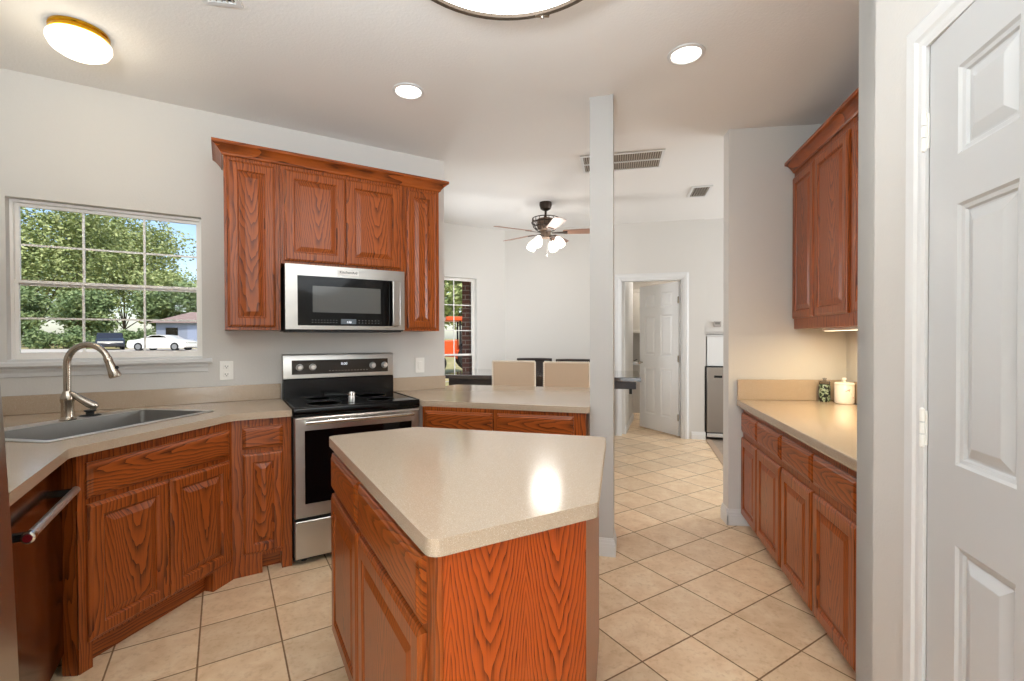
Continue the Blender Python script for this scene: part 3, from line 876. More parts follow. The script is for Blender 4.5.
# finished oak sheets on the front and right faces
def sheet(p, q, nm, m, e0=0.0, e1=0.0, th=.006):
    L = (q - p).length; u = (q - p) / L
    rz = math.degrees(math.atan2(u.y, u.x)) - i_rz
    l = Rinv @ (p - ib)
    o = MB().box(-L / 2 + e0, L / 2 - e1, -th, -.0003, -.395, TOP - .49).build(nm, m, c)
    mid = Rinv @ ((p + q) / 2 - ib)
    o.location = (mid.x, mid.y, .485); o.rotation_euler = (0, 0, radians(rz))
    return o
sheet(body[4], body[3], 'front_panel', O_side, .016, 0)
sheet(body[3], body[2], 'side_panel', O_v)
d1_, d2_ = il * .030, il * .445
wA_, wB_ = il * .40, il * .505
drawer(c, .012, .712, il * .405, .150); door(c, .012, .105, il * .405, .585)
drawer(c, .012 + il * .425, .712, il * .520, .150); door(c, .012 + il * .425, .105, il * .520, .585)

# ------------------------------------------------------------------ sink, faucet, stopper
sk = thing('sink', 'wide grey drop-in kitchen sink in the corner countertop', 'sink', (k0.x, k0.y, HC), math.degrees(math.atan2(ku.y, ku.x)))
def rect(x0, x1, y0, y1): return [(x0, y0), (x1, y0), (x1, y1), (x0, y1)]
ro = rpoly(rect(0, SW, 0, SD), .03, 4); ri = rpoly(rect(.035, SW - .035, .035, SD - .095), .025, 4)
mb = MB().slab(ro, [ri], .0008, .005)
mb.build('rim', plain('bright_sink_rim', srgb(222, 219, 214), .3, .8), sk, bevel=.002)
mb = MB(); n = len(ri)
cx_, cy_ = SW / 2, (SD - .06) / 2
def shr(L, k): return [(cx_ + (p[0] - cx_) * k, cy_ + (p[1] - cy_) * k) for p in L]
ll = [(ri, .002), (shr(ri, .985), -.16), (shr(ri, .96), -.195), (shr(ri, .90), -.205)]
v = [(p[0], p[1], z) for L, z in ll for p in L]
f = [(k * n + i, k * n + n + i, k * n + n + (i + 1) % n, k * n + (i + 1) % n) for k in range(len(ll) - 1) for i in range(n)] + [tuple((len(ll) - 1) * n + i for i in range(n))]
mb.vf(v, f)
bo = mb.build('basin', M_sink, sk, smooth=True)
MB().lathe([(.0001, 0), (.03, 0), (.045, .003), (.045, 0)], 20).build('drain', M_chrome, bo, (SW * .5, SD * .45, -.204))
# faucet stands on the sink's rear ledge
fp = Vector((-2.262, 2.372))
fa = thing('faucet', 'brushed nickel gooseneck pull-down faucet behind the sink', 'faucet', (fp.x, fp.y, HC + .0055), 0)
MB().lathe([(.034, 0), (.034, .006), (.028, .012), (.026, .020), (.025, .085), (.029, .10), (.029, .118), (.022, .135), (.016, .15)], 24).build('body', M_nickel, fa, smooth=True)
sdv = Vector((.965, -.26)).normalized()
sd = Vector((.80, .10)).normalized() * .98
path = [(0, 0, .13), (0, 0, .20), (0, 0, .27)]
RAD = .098
for k in range(17):
    a = pi - k / 16 * (pi - .30)
    path.append((sd.x * RAD * (1 + cos(a)), sd.y * RAD * (1 + cos(a)), .285 + RAD * sin(a)))
MB().tube(path, .0155, 14).build('spout', M_nickel, fa, smooth=True)
e1_, e0_ = Vector(path[-1]), Vector(path[-2]); tdir = (e1_ - e0_).normalized()
tdir = (tdir + Vector((sd.x * .12, sd.y * .12, -.35))).normalized()
hp_ = [e1_ + tdir * s for s in (-.004, .0, .018, .022, .06, .098, .104)]
hd_ = MB().tube(hp_, [.017, .0185, .0185, .0175, .021, .0265, .024], 16).build('spray_head', M_nickel, fa, smooth=True)
bt = e1_ + tdir * .06 + Vector((sd.x, sd.y, 0)).cross(Vector((0, 0, 1))) * 0 + Vector((sd.x * .021, sd.y * .021, .008))
MB().ball(bt, .009, seg=10, ring=6).build('spray_button', M_blackmatte, hd_)
hv = Vector((.93, .36))
MB().tube([(0, 0, .135), (hv.x * .02, hv.y * .02, .132), (hv.x * .05, hv.y * .05, .108), (hv.x * .09, hv.y * .09, .078), (hv.x * .112, hv.y * .112, .064), (hv.x * .122, hv.y * .122, .06)], [.012, .014, .016, .021, .021, .012], 14).build('lever_handle', M_nickel, fa, smooth=True)
sp = Vector((-2.282, 2.520))
o = MB().lathe([(.0001, 0), (.046, 0), (.048, .005), (.040, .008), (.018, .010), (.017, .022), (.026, .028), (.026, .034), (.0001, .036)], 24).build('sink_stopper', M_blackmatte, None, (sp.x, sp.y, HC + .001), smooth=True)
prop(o, 'round black rubber sink stopper lying beside the faucet', 'sink stopper')

# ------------------------------------------------------------------ dishwasher
q0 = Dw(1.745, .490)
dw = thing('dishwasher', 'dark reflective steel dishwasher left of the sink cabinet', 'dishwasher', (q0.x, q0.y, 0), RZ_D)
wd = 1.745 - 1.152
recentre(MB().box(0, wd, .03, .55, .09, TOP - .004).build('body', M_blackmatte, dw))
recentre(MB().box(.004, wd - .002, -.002, .03, .10, TOP - .012).build('door', M_darksteel, dw, bevel=.004))
recentre(MB().box(.01, wd - .01, .06, .10, 0, .095).build('toe_kick', M_blackmatte, dw))
hx0, hx1, hz = .045, wd - .028, .752
mb = MB(); mb.tube([(hx0, -.048, hz), (hx1, -.048, hz)], .0135, 16)
hb = mb.build('handle', plain('bright_bar_metal', srgb(236, 234, 230), .42, 1.0), dw, smooth=True)
for x in (hx0 + .012, hx1 - .03):
    recentre(MB().box(x - .010, x + .014, -.048, 0, hz - .012, hz + .012).build('handle_mount', M_black, hb, bevel=.003))
mb = MB(); T = Matrix.Translation((hx0, -.048, hz)) @ Matrix.Rotation(-pi / 2, 4, 'Y')
mb.lathe([(.0175, -.012), (.0175, .008), (.012, .011), (.0001, .011)], 20, T)
mb.build('handle_end_cap', M_chrome, hb, smooth=True)
T = Matrix.Translation((hx0 - .0105, -.048, hz)) @ Matrix.Rotation(-pi / 2, 4, 'Y')
MB().lathe([(.0001, .003), (.011, .003), (.012, 0)], 20, T).build('red_badge', M_red, hb)

# ------------------------------------------------------------------ refrigerator at the left edge (bowed stainless door)
r0 = Dw(2.90, .0)
fr_ = thing('refrigerator', 'stainless refrigerator with a bowed door at the left edge of the view', 'refrigerator', (r0.x, r0.y, 0), RZ_D)
FW = 2.90 - 2.0
mb = MB(); mb.box(0, FW, -.505, .06, .02, 1.78)
recentre(mb.build('body', plain('grey_fridge_side', srgb(96, 92, 88), .4, .4), fr_))
def bow(z): return .598 - .026 * max(0, (z - .45)) - .012 * max(0, z - .85) - .016 * max(0, z - 1.15)
zz = [.06 + (1.76 - .06) * k / 24 for k in range(25)]
for nm, xa, xb in (('left_door', .004, FW / 2 - .003), ('right_door', FW / 2 + .003, FW - .002)):
    prof = [(-.512, z) for z in reversed(zz)] + [(-bow(z), z) for z in zz]
    dd = MB().profile_x(prof, xa, xb).build(nm, M_steel_v, fr_, bevel=.006, seg=3, angle=60)
    x = FW / 2 + (-.045 if nm == 'left_door' else .045)
    if nm == 'left_door':
        mb = MB(); mb.tube([(x, -.58, .55), (x, -.63, .58), (x, -.635, 1.1), (x, -.63, 1.62), (x, -.575, 1.65)], .011, 10)
        mb.build('handle', M_chrome, dd, smooth=True)

# ------------------------------------------------------------------ range
g0 = A(1.382, .650)
rg = thing('electric_range', 'stainless electric range with black glass cooktop and oven window', 'range', (g0.x, g0.y, 0), RZ_A)
RW = 2.154 - 1.382
recentre(MB().box(0, RW, .035, .62, .02, .885).build('body', M_blackmatte, rg))
mb = MB(); mb.profile_x([(-.008, .890), (-.010, .900), (-.010, .925), (-.004, .934), (.02, .936), (.56, .936), (.56, .885), (0, .885)], 0, RW)
ck = mb.build('cooktop', M_blackglass, rg, bevel=.002)
mb = MB(); mb.box(0.0, .010, -.006, .57, .934, .940); mb.box(RW - .010, RW, -.006, .57, .934, .940)
mb.box(.010, RW - .010, -.008, .004, .934, .9385)
mb.build('cooktop_trim', M_black, ck, bevel=.001)
M_burner = plain('grey_burner_print', srgb(90, 90, 92), .4)
for x, y, r in ((.20, .16, .10), (.56, .16, .085), (.20, .42, .075), (.56, .42, .10)):
    MB().lathe([(r, 0), (r + .002, .0006), (r + .004, 0)], 40).build('burner_ring', M_burner, ck, (x, y, .9362))
# oven door
dz0, dz1 = .285, .878
od = MB().rings(RW - .006, dz1 - dz0, [(0, .034), (0, -.008), (.006, -.014), (.055, -.014), (.058, -.011)], fill=False).build('oven_door', M_steel, rg, (RW / 2, 0, (dz0 + dz1) / 2))
recentre(MB().box(-RW / 2 + .058, RW / 2 - .058, -.0125, .03, -.215, .220).build('oven_window', M_blackglass, od))
for za, zb_ in ((.220, .262), (-.262, -.215)):
    recentre(MB().box(-RW / 2 + .050, RW / 2 - .050, -.0138, .03, za, zb_).build('oven_door_rail', M_steel, od))
mb = MB(); mb.tube([(-RW / 2 + .060, -.058, .272), (RW / 2 - .060, -.058, .272)], .0125, 16)
ohm = mb.build('oven_handle', M_chrome, od, smooth=True)
for x in (-RW / 2 + .072, RW / 2 - .072): recentre(MB().box(x - .012, x + .012, -.058, -.012, .262, .282).build('handle_mount', M_steel, ohm, bevel=.003))
rd = MB().box(.003, RW - .003, -.012, .034, .045, .268).build('storage_drawer', M_steel, rg, bevel=.005); recentre(rd)
for x in (.06, RW - .06):
    for y in (.08, .55): MB().lathe([(.018, 0), (.014, .02)], 12).build('levelling_foot', M_black, rg, (x, y, 0))
# backguard
bgd = MB().profile_x([(.56, .900), (.56, 1.060), (.575, 1.062), (.560, 1.068), (.566, 1.232), (.580, 1.236), (.645, 1.236), (.645, .900)], .002, RW - .002).build('backguard', M_black, rg)
mb = MB(); mb.profile_x([(.553, 1.068), (.561, 1.228), (.566, 1.237), (.646, 1.237), (.646, 1.230), (.575, 1.230), (.562, 1.066)], 0, RW)
gp = mb.build('control_panel', M_steel, rg, bevel=.002)
mb = MB(); mb.profile_x([(.5535, 1.096), (.5575, 1.196), (.562, 1.196), (.562, 1.096)], .055, RW - .045)
cp = mb.build('control_glass', plain('dark_control_glass', srgb(40, 33, 28), .12), gp)
for x in (.105, .190, .610, .700):
    T = Matrix.Translation((x, .556, 1.146)) @ Matrix.Rotation(pi / 2, 4, 'X')
    MB().lathe([(.024, 0), (.024, .006), (.019, .010), (.017, .026), (.013, .030), (.0001, .030)], 20, T).build('control_knob', M_silver, gp, smooth=True)
M_palekey = plain('pale_key_print', srgb(150, 140, 128), .5)
for nk, xk, dk, wk, zk in ((13, .30, .022, .010, 1.114),):
    mb = MB()
    for k in range(nk): mb.box(xk + k * dk, xk + wk + k * dk, .5535, .557, zk, zk + .003)
    recentre(mb.build('key_row', M_palekey, cp))

def text_mesh(body, size, m, name, parent, M, depth=.0006):
    cu = bpy.data.curves.new(name, 'FONT'); cu.body = body; cu.size = size; cu.extrude = depth; cu.align_x = 'CENTER'; cu.align_y = 'CENTER'
    tmp = bpy.data.objects.new(name, cu); COL.objects.link(tmp)
    dg = bpy.context.evaluated_depsgraph_get()
    me = bpy.data.meshes.new_from_object(tmp.evaluated_get(dg))
    bpy.data.objects.remove(tmp); bpy.data.curves.remove(cu)
    me.transform(M); me.materials.clear(); me.materials.append(m)
    o = bpy.data.objects.new(name, me); COL.objects.link(o); o.parent = parent
    return o
RX = Matrix.Rotation(pi / 2, 4, 'X')
text_mesh('0:00', .026, M_lcd, 'clock_digits', cp, Matrix.Translation((.405, .5555, 1.164)) @ RX)

# shaker and utensil on the cooktop
p = Vector((-1.04, 3.02))
sh = thing('salt_shaker', 'small silver and glass shaker standing on the black cooktop', 'shaker', (p.x, p.y, .937), 20)
MB().lathe([(.019, 0), (.020, .004), (.020, .036), (.018, .042)], 20).build('jar', M_silver, sh, smooth=True)
MB().lathe([(.0195, .042), (.0195, .056), (.015, .066), (.0001, .068)], 20).build('lid', M_chrome, sh, smooth=True)
p = A(1.735, .195)
sp_ = thing('serving_spoon', 'black-handled spoon lying at the back of the cooktop', 'spoon', (p.x, p.y, .9375), RZ_A)
MB().tube([(-.10, .02, .0155), (-.03, .012, .0145), (.05, .0, .010)], [.014, .012, .006], 10).build('handle', M_blackmatte, sp_, smooth=True)
MB().lathe([(.0001, 0), (.016, .003), (.019, .008), (.0001, .012)], 16, Matrix.Translation((.075, -.004, .004)), 1.5, 1.0).build('bowl', M_silver, sp_, smooth=True)

# ------------------------------------------------------------------ microwave over the range
m0 = A(1.370, .400)
mw = thing('microwave', 'stainless over-the-range microwave below the middle wall cabinet', 'microwave', (m0.x, m0.y, 0), RZ_A)
MW = 2.141 - 1.370; z0, z1 = 1.397, 1.822
recentre(MB().box(.002, MW - .002, .03, .395, z0, z1).build('body', M_blackmatte, mw))
fm = MB()
gx0, gx1, gz0, gz1 = .070, .690, 1.432, 1.752
fm.box(0, gx0, 0, .035, z0 + .010, z1); fm.box(gx1 + .032, MW, 0, .035, z0 + .010, z1); fm.box(gx0, gx1 + .032, 0, .035, gz1, z1); fm.box(gx0, gx1 + .032, 0, .035, z0 + .010, gz0)
fo = fm.build('door', M_steel, mw)
recentre(MB().box(gx0, gx1 + .032, .004, .035, gz0, gz1).build('door_glass', M_blackglass, fo))
recentre(MB().box(.160, .600, .002, .010, 1.518, 1.690).build('viewing_window', M_greywin, fo))
hx = .703
mb = MB(); mb.box(hx - .030, hx + .026, -.040, -.022, 1.434, 1.748); hb = mb.build('handle', M_steel_v, fo, bevel=.006, seg=3)
for za in (1.438, 1.728): recentre(MB().box(hx - .022, hx + .018, -.024, .006, za, za + .017).build('handle_mount', M_chrome, hb))
M_dimkey = plain('dim_key_print', srgb(120, 120, 120), .5)
for xa, nk, st_x in ((.155, 9, .0185), (.450, 7, .022)):
    for zk in (1.467, 1.451):
        mb = MB()
        for k in range(nk): mb.box(xa + k * st_x, xa + .008 + k * st_x, .0030, .005, zk, zk + .003)
        recentre(mb.build('key_row', M_dimkey, fo))
recentre(MB().box(.335, .435, .0025, .006, 1.444, 1.478).build('display', plain('grey_lcd', srgb(96, 104, 112), .2), fo))
text_mesh('0:00', .018, M_lcd, 'clock_digits', fo, Matrix.Translation((.388, .002, 1.456)) @ RX)
bd = MB().box(.318, .452, -.0015, .002, 1.770, 1.804).build('badge', M_label, fo, bevel=.001); recentre(bd)
text_mesh('KitchenAid', .0255, M_ink, 'badge_lettering', bd, Matrix.Translation((.0, -.0022, .001)) @ RX, .0002)
MB().box(.02, MW - .02, .02, .34, z0 - .006, z0 + .006).build('vent_grille', M_blackmatte, mw)

# ------------------------------------------------------------------ outlet and switch
def plate(name, label, cat, t, z, w, h, kind):
    p = A(t, 0)
    o = thing(name, label, cat, (p.x, p.y, z), RZ_A)
    MB().box(-w / 2, w / 2, -.005, 0, -h / 2, h / 2).build('cover_plate', M_plastic, o, bevel=.002)
    if kind == 'outlet':
        for s in (-1, 1):
            r = MB().box(-.017, .017, -.0075, -.004, s * .026 - .015, s * .026 + .015).build('receptacle', M_plastic, o, bevel=.003)
            mb = MB(); mb.box(-.009, -.006, -.0082, -.007, s * .026 - .003, s * .026 + .007); mb.box(.006, .009, -.0082, -.007, s * .026 - .003, s * .026 + .006); mb.box(-.003, .003, -.0082, -.007, s * .026 - .011, s * .026 - .006)
            mb.build('slots', M_blackmatte, r)
    else:
        MB().box(-.017, .017, -.009, -.004, -.033, .033).build('rocker', M_plastic, o, bevel=.002)
plate('wall_outlet', 'white duplex outlet on the wall between window and range', 'outlet', 1.052, 1.137, .078, .125, 'outlet')
plate('light_switch', 'white rocker switch on the wall right of the range', 'switch', 2.400, 1.128, .078, .122, 'switch')

# ------------------------------------------------------------------ canisters on the right counter
p = Vector((2.140, 3.195))
j = thing('glass_jar', 'green and dark patterned glass jar with clear lid at the counter corner', 'jar', (p.x, p.y, HR + .001), 0)
def jar_mat(name, base, cols, scale):
    t = NT(name); n = t.noise(t.coord('Object'), scale, 3, .6)
    return t.set(color=t.ramp(n, [(.38, cols[0]), (.48, cols[1]), (.56, base), (.66, cols[2])], 'CONSTANT'), rough=.15)
MB().lathe([(.032, 0), (.035, .004), (.035, .105), (.031, .118)], 24).build('body', jar_mat('green_pebble_print', srgb(50, 70, 50), [srgb(30, 36, 32), srgb(150, 165, 140), srgb(62, 54, 52)], 28), j, smooth=True)
MB().lathe([(.033, .118), (.033, .134), (.028, .140), (.012, .142), (.010, .152), (.014, .160), (.0001, .163)], 24).build('lid', glass('smoked_lid', (.75, .75, .75, 1), .3), j, smooth=True)
p = Vector((2.212, 3.105))
j = thing('ceramic_canister', 'white lidded ceramic canister with pink print on the right counter', 'canister', (p.x, p.y, HR + .001), 0)
MB().lathe([(.052, 0), (.056, .005), (.057, .118), (.054, .124)], 32).build('body', jar_mat('white_pink_print', srgb(238, 232, 224), [srgb(238, 232, 224), srgb(240, 234, 226), srgb(222, 168, 158)], 22), j, smooth=True)
lid = MB().lathe([(.058, .124), (.059, .130), (.052, .138), (.020, .143), (.0001, .143)], 32).build('lid', plain('white_glaze', srgb(240, 236, 228), .15), j, smooth=True)
MB().lathe([(.008, .142), (.007, .150), (.013, .158), (.011, .168), (.0001, .171)], 16).build('lid_knob', plain('white_glaze_knob', srgb(240, 236, 228), .15), lid, smooth=True)

# ------------------------------------------------------------------ ceiling lights, vents
def can(label, x, y):
    o = thing('recessed_light', label, 'light', (x, y, ZC), 0, 'recessed ceiling cans')
    MB().lathe([(.095, -.001), (.093, -.006), (.078, -.009), (.074, -.004), (.074, -.001)], 32).build('trim_ring', M_trim, o, smooth=True)
    MB().lathe([(.0001, -.0035), (.073, -.0035), (.073, -.0015), (.0001, -.0015)], 32).build('lamp', M_glow_can, o)
    light('can_light', 'SPOT', (x, y, ZC - .012), 16, (1.0, .93, .84), spot_size=radians(120), spot_blend=.9, shadow_soft_size=.06, aim=(x, y, 0))
can('small recessed ceiling light above the range front', -.616, 2.817)
can('recessed ceiling light above the passage right of the post', .916, 2.461)
o = thing('dome_light', 'brass-rimmed white glass dome light on the ceiling above the sink', 'light', (-2.078, 2.265, ZC), 0)
MB().lathe([(.112, 0), (.114, -.010), (.109, -.016), (.112, -.022), (.114, -.034), (.104, -.038)], 40).build('brass_rim', M_brass, o, smooth=True)
MB().lathe([(.106, -.032), (.121, -.048), (.122, -.066), (.108, -.094), (.078, -.114), (.04, -.124), (.0001, -.127)], 40).build('glass_dome', M_glow_dome, o, smooth=True)
light('dome_bulb', 'POINT', (-2.08, 2.25, ZC - .30), 2.6, (1.0, .86, .62), shadow_soft_size=.12)
o = thing('ceiling_light', 'large round flush ceiling light with bronze rim above the island', 'light', (-.015, 1.595, ZC), 0)
RB = .46
MB().lathe([(RB - .02, 0), (RB, -.02), (RB + .006, -.085), (RB, -.098), (RB - .018, -.098), (RB - .022, -.085)], 64).build('rim', M_bronzerim, o, smooth=True)
MB().lathe([(RB - .020, -.086), (RB * .8, -.100), (RB * .5, -.110), (.0001, -.114)], 64).build('diffuser', M_glow_big, o, smooth=True)
T = Matrix.Translation((.075, RB - .002, -.092))
mb = MB(); mb.ball((.150, RB - .022, -.098), .009, seg=10, ring=6); mb.box(.12, .18, RB - .034, RB - .020, -.099, -.092); mb.build('clip', M_chrome, o)
light('ceiling_light_lamp', 'POINT', (-.015, 1.595, ZC - .62), 11, (.86, .94, 1.0), shadow_soft_size=.40)

def grille(name, label, loc, rz, w, h, rows, m_in, slats, bars=True):
    o = thing(name, label, 'vent', loc, rz)
    mb = MB(); t = .022
    for a in (( -w/2, w/2, -h/2, -h/2 + t), (-w/2, w/2, h/2 - t, h/2), (-w/2, -w/2 + t, -h/2 + t, h/2 - t), (w/2 - t, w/2, -h/2 + t, h/2 - t)): mb.box(a[0], a[1], a[2], a[3], -.012, 0)
    for r in range(1, rows):
        y = -h/2 + h * r / rows; mb.box(-w/2 + t, w/2 - t, y - .008, y + .008, -.011, 0)
    mb.build('vent_frame', M_trim, o)
    MB().box(-w/2 + t, w/2 - t, -h/2 + t, h/2 - t, -.003, -.001).build('duct_backing', m_in, o)
    mb = MB()
    for k in range(slats):
        x = -w/2 + t + (w - 2 * t) * (k + .5) / slats
        mb.box(x - .0035, x + .0035, -h/2 + t, h/2 - t, -.009, -.003)
    mb.build('slats', plain('vent_slat', srgb(176, 166, 154), .5), o)
    return o
M_duct = plain('dark_duct', srgb(70, 62, 56), .8)
grille('return_vent', 'large white return air grille on the dining room ceiling', (.975, 4.150, ZD), -12.5, .70, .41, 2, plain('brown_filter', srgb(120, 108, 96), .8), 34)
grille('supply_vent', 'small white supply register on the dining room ceiling near the doorway', (2.006, 4.998, ZD), -12.5, .20, .37, 1, M_duct, 6)
grille('supply_vent', 'grey ceiling register at the top edge above the sink counter', (-1.245, 1.945, ZC), 10, .16, .28, 1, M_duct, 5)
o = MB().lathe([(.0001, -.004), (.007, -.003), (.009, 0)], 12).build('screw_cap', plain('dull_screw', srgb(110, 102, 94), .5), None, (-1.205, 2.076, ZC))
prop(o, 'tiny dark screw cap on the ceiling beside the grey register', 'screw')

# under-cabinet strip that lights the right counter
us_ = R(-.85, -.48)
ul = thing('under_cabinet_light', 'slim warm light strip under the right wall cabinets', 'light', (us_.x, us_.y, 1.403), RZ_R)
MB().box(-.65, .65, -.03, .03, -.016, 0).build('housing', M_plastic, ul)
MB().box(-.64, .64, -.022, .022, -.018, -.0155).build('lens', emis('lit_warm_strip', (1.0, .82, .52, 1), 2.5), ul)
light('under_cabinet_lamp', 'AREA', (us_.x, us_.y, 1.380), 9, (1.0, .80, .48), shape='RECTANGLE', size=1.2, size_y=.05).rotation_euler = (0, 0, radians(RZ_R))

# ------------------------------------------------------------------ ceiling fan
FX, FY = .392, 5.40
fan = thing('ceiling_fan', 'bronze five-blade ceiling fan with lit glass shades over the dining table', 'ceiling fan', (FX, FY, ZD), 0)
MB().lathe([(.070, 0), (.072, -.030), (.058, -.075), (.030, -.092), (.012, -.098)], 28).build('canopy', M_bronze, fan, smooth=True)
MB().tube([(0, 0, -.09), (0, 0, -.19)], .013, 12).build('downrod', M_bronze, fan, smooth=True)
MB().lathe([(.035, -.175), (.090, -.19), (.100, -.23), (.095, -.30), (.060, -.325), (.055, -.39), (.050, -.41)], 28).build('motor', plain('bronze_motor', srgb(112, 92, 76), .45, .5), fan, smooth=True)
mb = MB()
for z, r in ((-.185, .152), (-.232, .157), (-.280, .140), (-.315, .105)):
    ring = [(r * cos(2 * pi * k / 36), r * sin(2 * pi * k / 36), z) for k in range(37)]
    mb.tube(ring, .0085 if z == -.232 else .005, 8, caps=False)
for k in range(18):
    a = 2 * pi * k / 18
    mb.tube([(.152 * cos(a), .152 * sin(a), -.185), (.157 * cos(a), .157 * sin(a), -.232), (.140 * cos(a), .140 * sin(a), -.280), (.105 * cos(a), .105 * sin(a), -.315)], .004, 6)
mb.build('cage', M_bronze, fan)
zb = -.345
M_blade = plain('walnut_fan_blade', srgb(150, 112, 92), .4)
for k, a in enumerate((208, 136, 64, -8, -80)):
    T = Matrix.Rotation(radians(a), 4, 'Z') @ Matrix.Translation((0, 0, zb)) @ Matrix.Rotation(radians(-12), 4, 'X')
    mb = MB()
    mb.prism(rpoly([(.20, -.050), (.64, -.070), (.66, .0), (.64, .070), (.20, .050)], [.02, .04, .03, .04, .02], 4), -.003, .003)
    bl = mb.build('blade', M_blade, fan); bl.matrix_local = T
    mb = MB(); mb.prism([(.07, -.015), (.17, -.02), (.25, -.035), (.25, .035), (.17, .02), (.07, .015)], -.010, -.004); mb.build('blade_iron', M_bronze, bl)
for k in range(4):
    a = radians(45 + 90 * k + 12)
    cx_, cy_ = .125 * cos(a), .125 * sin(a)
    arm = MB().tube([(.03 * cos(a), .03 * sin(a), -.40), (cx_, cy_, -.395), (cx_ * 1.15, cy_ * 1.15, -.42)], .010, 8).build('lamp_arm', M_bronze, fan)
    T = Matrix.Translation((cx_ * 1.15, cy_ * 1.15, -.415)) @ Matrix.Rotation(radians(-30), 4, Vector((-sin(a), cos(a), 0)))
    MB().lathe([(.020, 0), (.036, -.022), (.052, -.06), (.056, -.10), (.050, -.125), (.030, -.135), (.0001, -.135)], 20, T).build('glass_shade', M_glow_fan, arm, smooth=True)
mb = MB(); mb.tube([(.02, -.02, -.41), (.02, -.02, -.60)], .0015, 6); mb.ball((.02, -.02, -.61), .010, seg=8, ring=6); mb.build('pull_chain', M_silver, fan)
light('fan_bulbs', 'POINT', (FX, FY, ZD - .62), 12, (1.0, .96, .90), shadow_soft_size=.16)

# ------------------------------------------------------------------ dining table and seats
tf0, tf1 = Vector((-.81, 5.388)), Vector((1.345, 4.865))
tu = (tf1 - tf0).normalized(); tv = Vector((-tu.y, tu.x))
TWd, TDp = (tf1 - tf0).length, 1.08
tb = thing('dining_table', 'long counter-height espresso dining table beyond the peninsula', 'table', (tf0.x, tf0.y, 0), math.degrees(math.atan2(tu.y, tu.x)))
recentre(MB().box(0, TWd, 0, TDp, .885, .93).build('tabletop', M_tabletop, tb, bevel=.004))
recentre(MB().box(.07, TWd - .05, .035, TDp - .035, .805, .885).build('apron', M_espresso, tb))
mb = MB(); mb.box(.55, .85, .35, TDp - .35, .08, .805); mb.box(.45, .95, .2, TDp - .2, 0, .08)
recentre(mb.build('pedestal', M_espresso, tb, bevel=.006))
mb = MB(); mb.box(TWd - 1.20, TWd - .90, .35, TDp - .35, .08, .805); mb.box(TWd - 1.30, TWd - .8, .2, TDp - .2, 0, .08)
recentre(mb.build('pedestal', M_espresso, tb, bevel=.006))
recentre(MB().box(TWd - .12, TWd - .09, .10, .13, .745, .805).build('levelling_foot', M_blackmatte, tb))

def parson(label, x0, x1, Y, ztop, rz):
    w = x1 - x0
    o = thing('bar_stool', label, 'stool', ((x0 + x1) / 2, Y, 0), rz, 'tan upholstered stools at the dining table')
    b = MB().prism(rpoly([(-w / 2, 0), (w / 2, 0), (w / 2, .075), (-w / 2, .075)], .02, 3), .60, ztop).build('backrest', M_tan, o, bevel=.012, seg=3)
    mb = MB()
    n = int(w / .022)
    for k in range(n + 1):
        mb.ball((-w / 2 + .01 + (w - .02) * k / n, .004, ztop), .012, seg=8, ring=5)
    for k in range(22):
        for s in (-1, 1): mb.ball((s * w / 2, .004, ztop - .01 - k * .021), .011, seg=8, ring=5)
    mb.build('nailhead_trim', plain('pale_nailhead', srgb(244, 234, 218), .4), b, smooth=True)
    MB().prism(rpoly([(-w / 2, .02), (w / 2, .02), (w / 2, .46), (-w / 2, .46)], .03, 3), .58, .68).build('seat', M_tan, o, bevel=.015, seg=3)
    for sx in (-1, 1):
        for sy in (.05, .43):
            MB().box(sx * (w / 2 - .035) - .02, sx * (w / 2 - .035) + .02, sy - .02, sy + .02, 0, .60).build('leg', M_espresso, o)
    mb = MB()
    for sx in (-1, 1): mb.box(sx * (w / 2 - .035) - .01, sx * (w / 2 - .035) + .01, .05, .43, .18, .21)
    mb.box(-w / 2 + .035, w / 2 - .035, .42, .44, .24, .27)
    mb.build('footrest', M_espresso, o)
    return o
parson('left tan upholstered stool with nailhead trim seen from behind over the peninsula', -.208, .237, 4.80, 1.108, -13)
parson('right tan upholstered stool with nailhead trim next to the white post', .325, .792, 4.80, 1.096, -13)
def wood_stool(label, x, Y, ztop, rz, w=.52):
    o = thing('wooden_stool', label, 'stool', (x, Y, 0), rz, 'dark wooden stools at the far side of the table')
    mb = MB(); mb.tube([(-w / 2, 0, ztop - .012), (-w / 4, -.012, ztop - .006), (0, -.016, ztop - .005), (w / 4, -.012, ztop - .006), (w / 2, 0, ztop - .012)], [.020, .019, .019, .019, .020], 10)
    mb.build('top_rail', M_espresso, o, smooth=True)
    MB().box(-.02, .14, -.012, .012, .66, ztop - .01).build('splat', M_espresso, o, bevel=.004)
    MB().prism(rpoly([(-.2, -.42), (.2, -.42), (.21, .0), (-.21, .0)], .04, 4), .62, .66).build('seat', M_espresso, o, bevel=.008)
    for sx in (-1, 1):
        MB().box(sx * .18 - .018, sx * .18 + .018, -.03, .0, 0, .64).build('leg', M_espresso, o)
        MB().box(sx * .18 - .018, sx * .18 + .018, -.40, -.36, 0, .62).build('leg', M_espresso, o)
        MB().tube([(sx * .20, -.005, .60), (sx * (w / 2 - .01), -.002, ztop - .02)], .014, 8).build('back_post', M_espresso, o)
    mb = MB(); mb.box(-.18, .18, -.39, -.37, .22, .25); mb.box(-.18, .18, -.025, -.005, .22, .25); mb.build('footrest', M_espresso, o)
    return o
wood_stool('dark wooden stool across the table, its rail showing between the two tan stools', .312, 6.50, 1.062, -13, .49)
wood_stool('dark wooden stool across the table, its rail showing beside the white post', .845, 6.38, 1.052, -13, .49)

